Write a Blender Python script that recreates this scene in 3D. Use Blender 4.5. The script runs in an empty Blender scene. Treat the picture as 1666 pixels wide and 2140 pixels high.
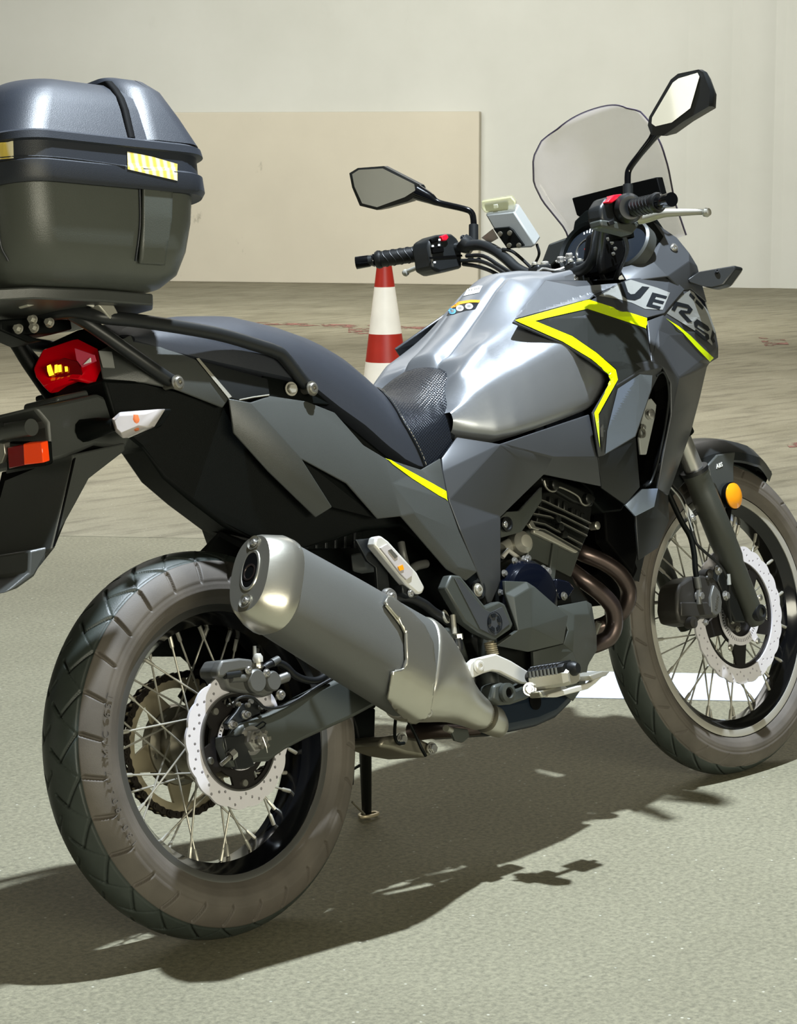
import bpy, bmesh, math, random
import numpy as np
from mathutils import Vector, Matrix
from mathutils.bvhtree import BVHTree
from mathutils.geometry import tessellate_polygon
random.seed(7)
PI = math.pi
scn = bpy.context.scene
col = scn.collection

# ------------------------------------------------------------------ camera
W_, H_, F_ = 1666.0, 2140.0, 4895.99
CAM = np.array([-2.547768, -2.772477, 1.272156])
ROWS = np.array([[0.685788, -0.727802, 0.0], [0.107527, 0.10132, 0.989026], [-0.719815, -0.678262, 0.147743]])
cd = bpy.data.cameras.new('camera')
cam = bpy.data.objects.new('camera', cd); col.objects.link(cam)
cam.matrix_world = Matrix([[ROWS[j][i] for j in range(3)] + [CAM[i]] for i in range(3)] + [[0, 0, 0, 1]])
cd.sensor_fit = 'HORIZONTAL'; cd.sensor_width = 36.0; cd.lens = 36.0 * F_ / W_
cd.clip_start = 0.05; cd.clip_end = 200
scn.camera = cam

# ------------------------------------------------------------------ world, lamps, exposure
w = bpy.data.worlds.new('garage_air'); scn.world = w; w.use_nodes = True
w.node_tree.nodes['Background'].inputs[0].default_value = (0.80, 0.83, 0.68, 1)
w.node_tree.nodes['Background'].inputs[1].default_value = 0.06
def lamp(name, kind, loc, target, energy, color, size=0.1, size_y=None, spot=None, spread=180):
    l = bpy.data.lights.new(name, kind); o = bpy.data.objects.new(name, l); col.objects.link(o)
    o.location = loc; l.energy = energy; l.color = color
    if kind == 'AREA':
        l.spread = math.radians(spread)      # narrower beam, so the added lamps spill less
        l.shape = 'RECTANGLE'; l.size = size; l.size_y = size_y or size
    else:
        l.shadow_soft_size = size
    if kind == 'SPOT': l.spot_size = spot or 1.6; l.spot_blend = 0.4
    o.rotation_euler = (Vector(target) - Vector(loc)).to_track_quat('-Z', 'Y').to_euler()
    return o
lamp('ceiling_floodlight', 'SPOT', (0.70, -0.30, 4.2), (.70, -.30, 0), 1650, (0.80, 0.90, 1.0), 0.05, spot=2.7)
lamp('camera_side_fill', 'AREA', (-1.6, -7.2, 1.9), (0.4, 0, 0.8), 330, (1.0, 0.96, 0.76), 4.5, 1.2)  # unseen fill lamp added to lighten the right side of the motorcycle
lamp('far_bay_fill', 'AREA', (9, 9, 4.6), (15.5, 14.5, 1.8), 890, (1.0, 1.0, 0.95), 9, 3, spread=140)  # stands in for unseen ceiling lamps that light the back wall
lamp('mirror_view_fill', 'AREA', (-8.0, 8.5, 4.6), (-13, 9.5, 1.5), 500, (1.0, 0.98, 0.92), 5, 2, spread=110)  # unseen lamp added to brighten what the mirrors reflect
lamp('far_bay_fill', 'AREA', (5.0, 5.2, 4.8), (4.6, 4.8, 0), 230, (1.0, 0.98, 0.92), 7, 3, spread=125)  # unseen lamp added to lift the far floor
lamp('far_bay_fill', 'AREA', (8.2, 7.4, 4.8), (8.2, 7.4, 0), 190, (1.0, 0.98, 0.92), 7, 3, spread=130)  # second added lamp, evens out a dark band on the far floor
scn.view_settings.view_transform = 'Standard'; scn.view_settings.look = 'None'
scn.view_settings.gamma = 1.0; scn.view_settings.exposure = 0.0
scn.view_settings.use_curve_mapping = False

# ------------------------------------------------------------------ motorcycle frame of reference
LEAN = 0.215812
cL, sL = math.cos(LEAN), math.sin(LEAN)
M = np.array([[1, 0, 0], [0, cL, sL], [0, -sL, cL]])     # motorcycle -> world (leans on its side stand)
GZ = 0.0015
CB = M.T @ (CAM - [0, 0, GZ])                            # lens position seen from the motorcycle
RB = ROWS @ M
def on(px, py, y):
    """point of the motorcycle seen at (px, py) that lies at the sideways offset y (metres, minus = right side)"""
    d = np.array([(px - W_ / 2) / F_, -(py - H_ / 2) / F_, -1.0]) @ RB
    return Vector(CB + (y - CB[1]) / d[1] * d)
def onx(px, py, x):
    d = np.array([(px - W_ / 2) / F_, -(py - H_ / 2) / F_, -1.0]) @ RB
    return Vector(CB + (x - CB[0]) / d[0] * d)
def ground(px, py, z=0.0):
    d = np.array([(px - W_ / 2) / F_, -(py - H_ / 2) / F_, -1.0]) @ ROWS
    return Vector(CAM + (z - CAM[2]) / d[2] * d)
STEER = -0.047562
RAKE = math.radians(24.3)
AXV = Vector((-math.sin(RAKE), 0, math.cos(RAKE))); AXP = Vector((1.558, 0, 0))
SROT = Matrix.Translation(AXP) @ Matrix.Rotation(STEER, 4, AXV) @ Matrix.Translation(-AXP)

# ------------------------------------------------------------------ materials
def lin(c):
    return tuple((x / 12.92 if x <= 0.04045 else ((x + 0.055) / 1.055) ** 2.4) for x in c)
def rgb(h):
    return lin(tuple(int(h[i:i + 2], 16) / 255 for i in (0, 2, 4)))
MATS = {}
def mat(name, hexc, rough=0.5, metal=0.0, bump=0.0, bscale=300.0, var=0.0, vscale=12.0, coat=0.0, spec=0.5, trans=0.0, alpha=1.0, emit=None, es=1.0, flake=0.0, ior=1.45, bdist=0.001):
    m = bpy.data.materials.new(name); m.use_nodes = True
    nt = m.node_tree; b = nt.nodes['Principled BSDF']; N = nt.nodes.new; L = nt.links.new
    c = (*rgb(hexc), 1)
    b.inputs['Base Color'].default_value = c
    b.inputs['Roughness'].default_value = rough; b.inputs['Metallic'].default_value = metal
    b.inputs['Coat Weight'].default_value = coat; b.inputs['Coat Roughness'].default_value = 0.08
    b.inputs['Specular IOR Level'].default_value = spec
    b.inputs['Transmission Weight'].default_value = trans; b.inputs['Alpha'].default_value = alpha
    b.inputs['IOR'].default_value = ior
    if emit:
        b.inputs['Emission Color'].default_value = (*rgb(emit), 1); b.inputs['Emission Strength'].default_value = es
    tc = N('ShaderNodeTexCoord')
    n = N('ShaderNodeTexNoise'); n.inputs['Scale'].default_value = vscale; n.inputs['Detail'].default_value = 6
    L(tc.outputs['Object'], n.inputs['Vector'])
    r = N('ShaderNodeMapRange'); r.inputs[1].default_value = 0.3; r.inputs[2].default_value = 0.7
    r.inputs[3].default_value = 1 - max(var, 0.03); r.inputs[4].default_value = 1 + max(var, 0.03)
    L(n.outputs['Fac'], r.inputs[0])
    mx = N('ShaderNodeVectorMath'); mx.operation = 'SCALE'; mx.inputs[0].default_value = c[:3]
    L(r.outputs[0], mx.inputs['Scale']); L(mx.outputs[0], b.inputs['Base Color'])
    if bump > 0:
        n2 = N('ShaderNodeTexNoise'); n2.inputs['Scale'].default_value = bscale; n2.inputs['Detail'].default_value = 3
        L(tc.outputs['Object'], n2.inputs['Vector'])
        bp = N('ShaderNodeBump'); bp.inputs['Strength'].default_value = bump; bp.inputs['Distance'].default_value = bdist
        L(n2.outputs['Fac'], bp.inputs['Height']); L(bp.outputs[0], b.inputs['Normal'])
    if flake > 0:
        v = N('ShaderNodeTexVoronoi'); v.inputs['Scale'].default_value = 1400
        L(tc.outputs['Object'], v.inputs['Vector'])
        r2 = N('ShaderNodeMapRange'); r2.inputs[3].default_value = rough - flake; r2.inputs[4].default_value = rough + flake
        L(v.outputs['Color'], r2.inputs[0]); L(r2.outputs[0], b.inputs['Roughness'])
    MATS[name] = m
    return m
mat('plastic', '404240', 0.36, bump=0.25, bscale=900, spec=0.55)
mat('plastic_dark', '070a09', 0.5, bump=0.3, bscale=700, spec=0.15)
mat('satin_black', '1d1f20', 0.38, bump=0.06, bscale=900)
mat('panel_grey', '45474a', 0.36, 0.25, spec=0.5)
mat('tank_paint', '92959a', 0.36, 0.65, coat=0.15, flake=0.07)
mat('fork_black', '3c3e39', 0.36)
mat('paint_light', '8f9cb4', 0.36, 0.5, coat=0.25, flake=0.09)
mat('seat_vinyl', '15171a', 0.3, bump=0.15, bscale=500)
mat('seat_side', '2b2e35', 0.5, bump=0.3, bscale=1200)
mat('rubber', '2a2725', 0.55, bump=0.25, bscale=500, var=0.14, vscale=20)
mat('rubber_black', '101112', 0.45, bump=0.2, bscale=500)
mat('steel', 'a8a59c', 0.32, 0.85, var=0.08, vscale=60)
mat('steel_brushed', 'c9c6bb', 0.3, 0.9, bump=0.06, bscale=260, var=0.05)
mat('alloy', 'b0ada2', 0.38, 0.5, bump=0.08, bscale=400)
mat('alloy_white', 'd6d3cb', 0.4, 0.3)
mat('hub_alloy', '8b8678', 0.4, 0.8, bump=0.08, bscale=150)
mat('chrome', 'c9c7c3', 0.26, 0.85)
mat('rim_black', '0c0d10', 0.14, 0.3, coat=0.4)
mat('rim_edge', '6d6c69', 0.3, 0.7)
mat('rim_edge_lit', 'c4c0b6', 0.35, 0.5)
mat('disc_steel', 'f4f0f6', 0.32, 0.35)
mat('disc_carrier', '262322', 0.4, 0.4)
mat('header_steel', '5f5350', 0.3, 0.9, var=0.15, vscale=9)
mat('engine_black', '1b1c1a', 0.35, 0.3, bump=0.1, bscale=200)
mat('engine_cover', '40433f', 0.45, 0.15, bump=0.1, bscale=600)
mat('caliper_grey', '62625f', 0.45, 0.4, bump=0.1, bscale=500)
mat('caliper_dark', '3a3835', 0.45, 0.4, bump=0.1, bscale=500)
mat('muffler_black', '5a5b59', 0.45, 0.1, bump=0.2, bscale=900)
mat('chain_steel', '3d3833', 0.4, 0.85)
mat('sprocket', 'c0b498', 0.4, 0.6)
mat('yellow_green', 'd8f200', 0.35, coat=0.2)
mat('decal_grey', '8a8b88', 0.35, 0.2)
mat('decal_black', '16191d', 0.35)
mat('white_print', 'e8e8e4', 0.4)
mat('orange_print', 'f09a28', 0.4)
mat('blue_print', '5aa0d0', 0.4)
mat('plate_black', '020202', 0.7, spec=0.1)
mat('red_lens', 'c40010', 0.12, coat=0.5, emit='ff0018', es=0.06)
mat('red_lens_dark', '6a0208', 0.12, coat=0.5)
mat('led_yellow', 'ffd23a', 0.3, emit='ffc020', es=2.0)
mat('red_reflector', '8c0a0c', 0.15, coat=0.5)
mat('orange_lens', 'ff4a10', 0.15, coat=0.5, emit='ff4408', es=0.25)  # glow added to a reflector that is no lamp
mat('amber_lens', 'f09a1a', 0.12, coat=0.6)
mat('clear_lens', 'cfc8c6', 0.10, coat=0.6, trans=0.3)
mat('bulb_amber', 'c86a3c', 0.3)
mat('smoke_screen', 'c4babf', 0.04, alpha=0.22, spec=0.6)
mat('clear_yellow', 'dcdaa4', 0.08, alpha=0.45, coat=0.5)
mat('unit_grey', '949693', 0.45)
mat('red_switch', 'e0142c', 0.35)
mat('mirror', 'e4e6e2', 0.03, 1.0)
mat('dial_dark', '20252c', 0.2, coat=0.6)
mat('case_black', '242830', 0.46, bump=0.25, bscale=700, spec=0.6)
mat('case_base', '4c4f4a', 0.34, bump=0.25, bscale=700, spec=0.5)
mat('reflective_tape', 'fff3b0', 0.35, emit='ffe89a', es=0.0)
mat('cone_red', 'a52a1e', 0.4, var=0.12, vscale=8)
mat('cone_white', 'efe9dd', 0.45, var=0.06, vscale=8)
mat('rubber_foot', '0f0f10', 0.6)

# ------------------------------------------------------------------ object helpers
def link(name, me, m, parent=None, label=None, smooth=False):
    o = bpy.data.objects.new(name, me); col.objects.link(o)
    if m: me.materials.append(MATS[m] if isinstance(m, str) else m)
    if parent: o.parent = parent
    if label: o['label'] = label
    if smooth:
        me.polygons.foreach_set('use_smooth', [True] * len(me.polygons))
    return o
def mk(name, verts, faces, m, parent=None, label=None, smooth=False, sharp=None):
    me = bpy.data.meshes.new(name)
    me.from_pydata([tuple(v) for v in verts], [], faces)
    bm = bmesh.new(); bm.from_mesh(me)
    bmesh.ops.recalc_face_normals(bm, faces=bm.faces)
    bm.to_mesh(me); bm.free()
    o = link(name, me, m, parent, label, smooth or sharp is not None)
    if sharp is not None: me.set_sharp_from_angle(angle=math.radians(sharp))
    return o
def from_bm(name, bm, m, parent=None, label=None, sharp=None, recalc=True):
    me = bpy.data.meshes.new(name)
    if recalc: bmesh.ops.recalc_face_normals(bm, faces=bm.faces)
    bm.to_mesh(me); bm.free()
    o = link(name, me, m, parent, label, sharp is not None)
    if sharp is not None: me.set_sharp_from_angle(angle=math.radians(sharp))
    return o
def empty(name, parent=None, loc=None):
    o = bpy.data.objects.new(name, None); col.objects.link(o); o.empty_display_size = 0.05
    if parent: o.parent = parent
    if loc is not None: o.location = loc
    return o
def bevel(o, wdt=0.002, seg=2, ang=30):
    b = o.modifiers.new('bevel', 'BEVEL'); b.width = wdt; b.segments = seg
    b.limit_method = 'ANGLE'; b.angle_limit = math.radians(ang)
    o.data.polygons.foreach_set('use_smooth', [True] * len(o.data.polygons))
    o.data.set_sharp_from_angle(angle=math.radians(38))
    b.harden_normals = False
    return o
def subsurf(o, lv=2):
    s = o.modifiers.new('subsurf', 'SUBSURF'); s.levels = lv; s.render_levels = lv
    o.data.polygons.foreach_set('use_smooth', [True] * len(o.data.polygons))
    return o
def frame_of(d):
    d = d.normalized(); a = Vector((0, 0, 1)) if abs(d.z) < 0.9 else Vector((1, 0, 0))
    u = d.cross(a).normalized(); return u, d.cross(u).normalized()
def catmull(pts, n=6, closed=False):
    P = [Vector(p) for p in pts]; out = []; k = len(P)
    rng = range(k if closed else k - 1)
    for i in rng:
        p1, p2 = P[i], P[(i + 1) % k]
        p0 = P[i - 1] if (closed or i > 0) else p1 * 2 - p2
        p3 = P[(i + 2) % k] if (closed or i + 2 < k) else p2 * 2 - p1
        for j in range(n):
            t = j / n
            out.append(0.5 * ((2 * p1) + (p2 - p0) * t + (2 * p0 - 5 * p1 + 4 * p2 - p3) * t * t + (3 * p1 - p0 - 3 * p2 + p3) * t ** 3))
    if not closed: out.append(P[-1])
    return out
def tube_bm(bm, pts, r, seg=12, caps=True, closed=False):
    pts = [Vector(p) for p in pts]; n = len(pts)
    rs = r if isinstance(r, (list, tuple)) else [r] * n
    if len(rs) != n:
        rs = [rs[0] + (np.interp(i / (n - 1), np.linspace(0, 1, len(rs)), rs) - rs[0]) for i in range(n)]
    rings = []; u = None
    for i, p in enumerate(pts):
        a = pts[i - 1] if (i > 0 or closed) else p; b = pts[(i + 1) % n] if (i < n - 1 or closed) else p
        d = (b - a).normalized()
        if u is None: u, v = frame_of(d)
        else:
            u = (u - d * u.dot(d)).normalized(); v = d.cross(u).normalized()
        rings.append([bm.verts.new(p + (u * math.cos(t) + v * math.sin(t)) * rs[i]) for t in (2 * PI * k / seg for k in range(seg))])
    for i in range(n if closed else n - 1):
        A, B = rings[i], rings[(i + 1) % n]
        for k in range(seg):
            bm.faces.new((A[k], A[(k + 1) % seg], B[(k + 1) % seg], B[k]))
    if caps and not closed:
        bm.faces.new(rings[0][::-1]); bm.faces.new(rings[-1])
def tube(name, pts, r, m, parent=None, seg=14, smooth=0, closed=False, label=None):
    if smooth: pts = catmull(pts, smooth, closed)
    bm = bmesh.new(); tube_bm(bm, pts, r, seg, True, closed)
    return from_bm(name, bm, m, parent, label, sharp=40)
def lathe_bm(bm, prof, c, axis, seg=32, closed_prof=False):
    c = Vector(c); ax = Vector(axis).normalized(); u, v = frame_of(ax); rings = []
    for r, h in prof:
        if r < 1e-6: rings.append([bm.verts.new(c + ax * h)])
        else: rings.append([bm.verts.new(c + ax * h + (u * math.cos(t) + v * math.sin(t)) * r) for t in (2 * PI * k / seg for k in range(seg))])
    n = len(rings)
    for i in range(n if closed_prof else n - 1):
        A, B = rings[i], rings[(i + 1) % n]
        for k in range(seg):
            k2 = (k + 1) % seg
            if len(A) == 1 and len(B) == 1: continue
            if len(A) == 1: bm.faces.new((A[0], B[k2], B[k]))
            elif len(B) == 1: bm.faces.new((A[k], A[k2], B[0]))
            else: bm.faces.new((A[k], A[k2], B[k2], B[k]))
def lathe(name, prof, c, axis, m, parent=None, seg=32, closed_prof=False, sharp=35, label=None):
    bm = bmesh.new(); lathe_bm(bm, prof, c, axis, seg, closed_prof)
    return from_bm(name, bm, m, parent, label, sharp=sharp)
def bolt(name, c, axis, r, h, m='chrome', parent=None, hexa=True):
    """hex or socket screw head with washer"""
    bm = bmesh.new()
    lathe_bm(bm, [(0, 0), (r * 1.35, 0), (r * 1.35, h * .25), (r, h * .25)], c, axis, 20)
    if hexa: lathe_bm(bm, [(r, h * .2), (r, h * .85), (r * .85, h), (0, h)], c, axis, 6)
    else: lathe_bm(bm, [(r, h * .2), (r, h * .75), (r * .8, h), (r * .45, h), (r * .42, h * .5), (0, h * .5)], c, axis, 20)
    return from_bm(name, bm, m, parent, sharp=30)
def prism(name, front, back, m, parent=None, bev=0.0, label=None, seg=2):
    """solid between two outlines of equal length"""
    n = len(front); V = list(front) + list(back)
    F = [tuple(range(n)), tuple(range(2 * n - 1, n - 1, -1))] + [(i, (i + 1) % n, n + (i + 1) % n, n + i) for i in range(n)]
    o = mk(name, V, F, m, parent, label)
    if bev: bevel(o, bev, seg)
    return o
def slab(name, px, y, t, m, parent=None, bev=0.0, label=None):
    """outline seen in the photograph (px, py[, y]) with thickness t inwards (towards +y)"""
    f = [on(p[0], p[1], p[2] if len(p) > 2 else y) for p in px]
    return prism(name, f, [v + Vector((0, t, 0)) for v in f], m, parent, bev, label)
def shell(name, pts, faces, m, parent=None, thick=0.004, bev=0.003, smooth_lv=0, label=None, mirror=False, inward=1):
    """faceted cover: pts = {key: (px, py, y)} on the right side; mirror=True adds the left twin as its own part"""
    keys = list(pts); idx = {k: i for i, k in enumerate(keys)}
    V = [on(*pts[k]) if len(pts[k]) == 3 else Vector(pts[k][:3]) for k in keys]
    Fc = [tuple(idx[k] for k in f) for f in faces]
    outs = []
    for s in ((1, -1) if mirror else (1,)):
        VV = [Vector((v.x, v.y * s, v.z)) for v in V]
        o = mk(name, VV, Fc, m, parent, label)
        # orient outwards
        me = o.data; me.update()
        acc = sum(p.area * p.normal.y for p in me.polygons)
        if (acc > 0) == (s > 0):
            bm = bmesh.new(); bm.from_mesh(me); bmesh.ops.reverse_faces(bm, faces=bm.faces); bm.to_mesh(me); bm.free()
        so = o.modifiers.new('solid', 'SOLIDIFY'); so.thickness = thick; so.offset = -1 * inward
        if bev:
            bevel(o, bev, 2, 8); o.data.set_sharp_from_angle(angle=math.radians(7))
        if smooth_lv: subsurf(o, smooth_lv)
        outs.append(o)
    return outs[0] if not mirror else outs
def box_bm(bm, c, sx, sy, sz, rot=None):
    mt = Matrix.Translation(Vector(c)) @ (rot.to_4x4() if rot else Matrix.Identity(4)) @ Matrix.Diagonal((sx, sy, sz, 1))
    bmesh.ops.create_cube(bm, size=1.0, matrix=mt)
def plate2d(outlines, depth, name='plate'):
    """flat plate with holes: first outline is outer; returns a mesh in XY with thickness along Z"""
    cu = bpy.data.curves.new(name, 'CURVE'); cu.dimensions = '2D'; cu.fill_mode = 'BOTH'; cu.extrude = depth / 2
    for ol in outlines:
        sp = cu.splines.new('POLY'); sp.points.add(len(ol) - 1)
        for q, (x, y) in zip(sp.points, ol): q.co = (x, y, 0, 1)
        sp.use_cyclic_u = True
    o = bpy.data.objects.new(name, cu); col.objects.link(o)
    dg = bpy.context.evaluated_depsgraph_get()
    me = bpy.data.meshes.new_from_object(o.evaluated_get(dg)); me.materials.clear()
    bpy.data.objects.remove(o); bpy.data.curves.remove(cu)
    return me
def text2d(body, size, depth, shear=0.0, space=1.0, offset=0.0):
    cu = bpy.data.curves.new('txt', 'FONT'); cu.body = body; cu.size = size; cu.extrude = depth / 2
    cu.align_x = 'CENTER'; cu.align_y = 'CENTER'; cu.shear = shear; cu.space_character = space; cu.offset = offset; cu.resolution_u = 3
    o = bpy.data.objects.new('txt', cu); col.objects.link(o)
    dg = bpy.context.evaluated_depsgraph_get()
    me = bpy.data.meshes.new_from_object(o.evaluated_get(dg)); me.materials.clear()
    bpy.data.objects.remove(o); bpy.data.curves.remove(cu)
    return me
def place(me, name, m, origin, ux, uy, parent, label=None, sharp=30):
    """put a flat XY mesh at origin with its X along ux, Y along uy (baked into the mesh)"""
    ux = Vector(ux).normalized(); uy = Vector(uy); uy = (uy - ux * uy.dot(ux)).normalized(); uz = ux.cross(uy)
    mt = Matrix(((ux.x, uy.x, uz.x, origin[0]), (ux.y, uy.y, uz.y, origin[1]), (ux.z, uy.z, uz.z, origin[2]), (0, 0, 0, 1)))
    me.transform(mt)
    o = link(name, me, m, parent, label, sharp is not None)
    if sharp is not None: me.set_sharp_from_angle(angle=math.radians(sharp))
    return o
def circle2(r, n, cx=0, cy=0, ph=0):
    return [(cx + r * math.cos(2 * PI * k / n + ph), cy + r * math.sin(2 * PI * k / n + ph)) for k in range(n)]
def bvh_of(objs):
    dg = bpy.context.evaluated_depsgraph_get(); V = []; F = []
    for o in objs:
        e = o.evaluated_get(dg); me = e.to_mesh(); b = len(V)
        V += [o.matrix_local @ v.co for v in me.vertices]; F += [tuple(b + i for i in p.vertices) for p in me.polygons]
        e.to_mesh_clear()
    return BVHTree.FromPolygons(V, F)
CBV = Vector(CB)
def hit(bvh, px, py, lift=0.0007, fallback=None):
    d = Vector(np.array([(px - W_ / 2) / F_, -(py - H_ / 2) / F_, -1.0]) @ RB).normalized()
    loc, nor, i, dist = bvh.ray_cast(CBV, d)
    if loc is None: return fallback
    if nor.dot(d) > 0: nor = -nor
    return loc + nor * lift
def decal(name, poly, objs, m, parent, step=6.0, lift=0.0007, bvh=None, label=None):
    """print lying on a painted surface: outline traced on the photograph, carried onto the surface itself"""
    bvh = bvh or bvh_of(objs)
    bm = bmesh.new()
    vs = [bm.verts.new((x, y, 0)) for x, y in poly]
    for tri in tessellate_polygon([[Vector((x, y, 0)) for x, y in poly]]):
        try: bm.faces.new([vs[t] for t in tri])
        except ValueError: pass
    bmesh.ops.recalc_face_normals(bm, faces=bm.faces)
    xs = [p[0] for p in poly]; ys = [p[1] for p in poly]
    for axis, lo, hi in ((0, min(xs), max(xs)), (1, min(ys), max(ys))):
        v = lo + step
        while v < hi:
            no = (1, 0, 0) if axis == 0 else (0, 1, 0); co = (v, 0, 0) if axis == 0 else (0, v, 0)
            bmesh.ops.bisect_plane(bm, geom=bm.verts[:] + bm.edges[:] + bm.faces[:], plane_co=co, plane_no=no, dist=1e-4)
            v += step
    dead = []
    for v in bm.verts:
        p = hit(bvh, v.co.x, v.co.y, lift)
        if p is None:                                # outline just past the panel's rounded edge: draw it in
            for q in (2, 4, 6, 9):
                for ax_, ay_ in ((q, 0), (-q, 0), (0, q), (0, -q), (q, q), (-q, -q)):
                    p = p or hit(bvh, v.co.x + ax_, v.co.y + ay_, lift)
                if p: break
        if p is None: dead.append(v)
        else: v.co = p
    bmesh.ops.delete(bm, geom=dead, context='VERTS')
    return from_bm(name, bm, m, parent, label, recalc=False)

# ================================================================== SETTING
def noise_chain(nt, scale, detail=8, vec=None, stretch=None, rough=0.6):
    N = nt.nodes.new; L = nt.links.new
    tc = N('ShaderNodeTexCoord'); mp = N('ShaderNodeMapping')
    if stretch: mp.inputs['Scale'].default_value = stretch
    L(tc.outputs['Object'], mp.inputs[0])
    n = N('ShaderNodeTexNoise'); n.inputs['Scale'].default_value = scale; n.inputs['Detail'].default_value = detail
    n.inputs['Roughness'].default_value = rough
    L(mp.outputs[0], n.inputs['Vector']); return n
def ramp(nt, src, stops):
    r = nt.nodes.new('ShaderNodeValToRGB'); nt.links.new(src, r.inputs[0])
    while len(r.color_ramp.elements) < len(stops): r.color_ramp.elements.new(0.5)
    for e, (p, c) in zip(r.color_ramp.elements, stops):
        e.position = p; e.color = (*rgb(c), 1)
    return r
def mixc(nt, a, b, fac, mode='MIX'):
    m = nt.nodes.new('ShaderNodeMix'); m.data_type = 'RGBA'; m.blend_type = mode
    if isinstance(fac, float): m.inputs[0].default_value = fac
    else: nt.links.new(fac, m.inputs[0])
    nt.links.new(a, m.inputs[6]); nt.links.new(b, m.inputs[7]); return m.outputs[2]
def floor_mat(name, stops_big, grain, streak=None, bump=0.5):
    m = bpy.data.materials.new(name); m.use_nodes = True; nt = m.node_tree; b = nt.nodes['Principled BSDF']
    big = noise_chain(nt, 1.3, 8); c1 = ramp(nt, big.outputs['Fac'], stops_big)
    g = noise_chain(nt, 95, 10, rough=0.75); c2 = ramp(nt, g.outputs['Fac'], [(0.30, '7d7d7d'), (0.72, 'ffffff')])
    c = mixc(nt, c1.outputs[0], c2.outputs[0], grain, 'MULTIPLY')
    if streak:
        s = noise_chain(nt, 2.2, 9, stretch=streak, rough=0.65); c3 = ramp(nt, s.outputs['Fac'], [(0.34, '99948a'), (0.52, 'ffffff')])
        c = mixc(nt, c, c3.outputs[0], 0.6, 'MULTIPLY')
    v = nt.nodes.new('ShaderNodeTexVoronoi'); v.inputs['Scale'].default_value = 26
    tc = nt.nodes.new('ShaderNodeTexCoord'); nt.links.new(tc.outputs['Object'], v.inputs['Vector'])
    c4 = ramp(nt, v.outputs['Distance'], [(0.05, 'e0e0d8'), (0.07, '000000')])
    c = mixc(nt, c, c4.outputs[0], 0.35, 'ADD')
    nt.links.new(c, b.inputs['Base Color']); b.inputs['Roughness'].default_value = 0.8
    bp = nt.nodes.new('ShaderNodeBump'); bp.inputs['Strength'].default_value = bump; bp.inputs['Distance'].default_value = 0.004
    nt.links.new(g.outputs['Fac'], bp.inputs['Height']); nt.links.new(bp.outputs[0], b.inputs['Normal'])
    MATS[name] = m
floor_mat('floor_near', [(0.3, '928d74'), (0.7, 'a39e84')], 0.85)
floor_mat('floor_far', [(0.3, '857f68'), (0.7, 'a19b84')], 0.45, streak=(1.0, 5.5, 1), bump=0.3)
def wall_mat(name, stops, stain, sc=0.6):
    m = bpy.data.materials.new(name); m.use_nodes = True; nt = m.node_tree; b = nt.nodes['Principled BSDF']
    n = noise_chain(nt, sc, 5); c = ramp(nt, n.outputs['Fac'], stops).outputs[0]
    s = noise_chain(nt, 3.0, 9, rough=0.7, stretch=(1, 1, 0.6)); c3 = ramp(nt, s.outputs['Fac'], [(0.26, '6d675a'), (0.36, 'ffffff')])
    c = mixc(nt, c, c3.outputs[0], stain, 'MULTIPLY')
    nt.links.new(c, b.inputs['Base Color']); b.inputs['Roughness'].default_value = 0.85
    MATS[name] = m
wall_mat('wall_paint', [(0.3, 'bbbbb2'), (0.7, 'c5c5bd')], 0.05)
wall_mat('barrier_concrete', [(0.3, 'bab3a2'), (0.7, 'c5beac')], 0.6)

# wall line (world): base through these two points of the floor
WA = Vector((17.60, 10.74, 0)); WBp = Vector((13.25, 18.13, 0))
wd = (WBp - WA).normalized(); wn = Vector((-wd.y, wd.x, 0))
if wn.dot(Vector(CAM) - WA) < 0: wn = -wn
def wall_pt(px, py, off=0.0):
    d = Vector(np.array([(px - W_ / 2) / F_, -(py - H_ / 2) / F_, -1.0]) @ ROWS)
    o = WA + wn * off; c = Vector(CAM); return c + d * ((o - c).dot(wn) / d.dot(wn))
def struct(o): o['kind'] = 'structure'; return o
# floor: two slabs meeting at the joint across the bay
J0, J1 = ground(100, 1120), ground(1600, 1147)
jd = (J1 - J0).normalized(); jn = Vector((-jd.y, jd.x, 0))
if jn.dot(Vector(CAM) - J0) < 0: jn = -jn
def quad(name, pts, m, th=0.05, z=0.0):
    top = [Vector((p.x, p.y, z)) for p in pts]; bot = [Vector((p.x, p.y, z - th)) for p in pts]
    return prism(name, top, bot, m)
A = J0 - jd * 30; B = J0 + jd * 40
fl = struct(quad('floor', [A, B, B + jn * 18, A + jn * 18], 'floor_near'))
ff = struct(quad('floor', [A + jn * -0.004, B + jn * -0.004, B - jn * 45, A - jn * 45], 'floor_far', z=0.001))
# wall
e0 = WA - wd * 16; e1 = WA + wd * 34
struct(prism('wall_back', [e0, e1, e1 + Vector((0, 0, 6)), e0 + Vector((0, 0, 6))],
             [p - wn * 0.3 for p in (e0, e1, e1 + Vector((0, 0, 6)), e0 + Vector((0, 0, 6)))], 'wall_paint'))
# low concrete upstand in front of it
b0 = wall_pt(1000, 585, .12); b0.z = 0; b1 = b0 + wd * 14
hh = 1.79
up = prism('trim_1', [b0 + wn * 0, b1, b1 + Vector((0, 0, hh + .02)), b0 + Vector((0, 0, hh))],
           [p - wn * 0.13 for p in (b0, b1, b1 + Vector((0, 0, hh + .02)), b0 + Vector((0, 0, hh)))], 'barrier_concrete', bev=0.012)
struct(up)
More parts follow.
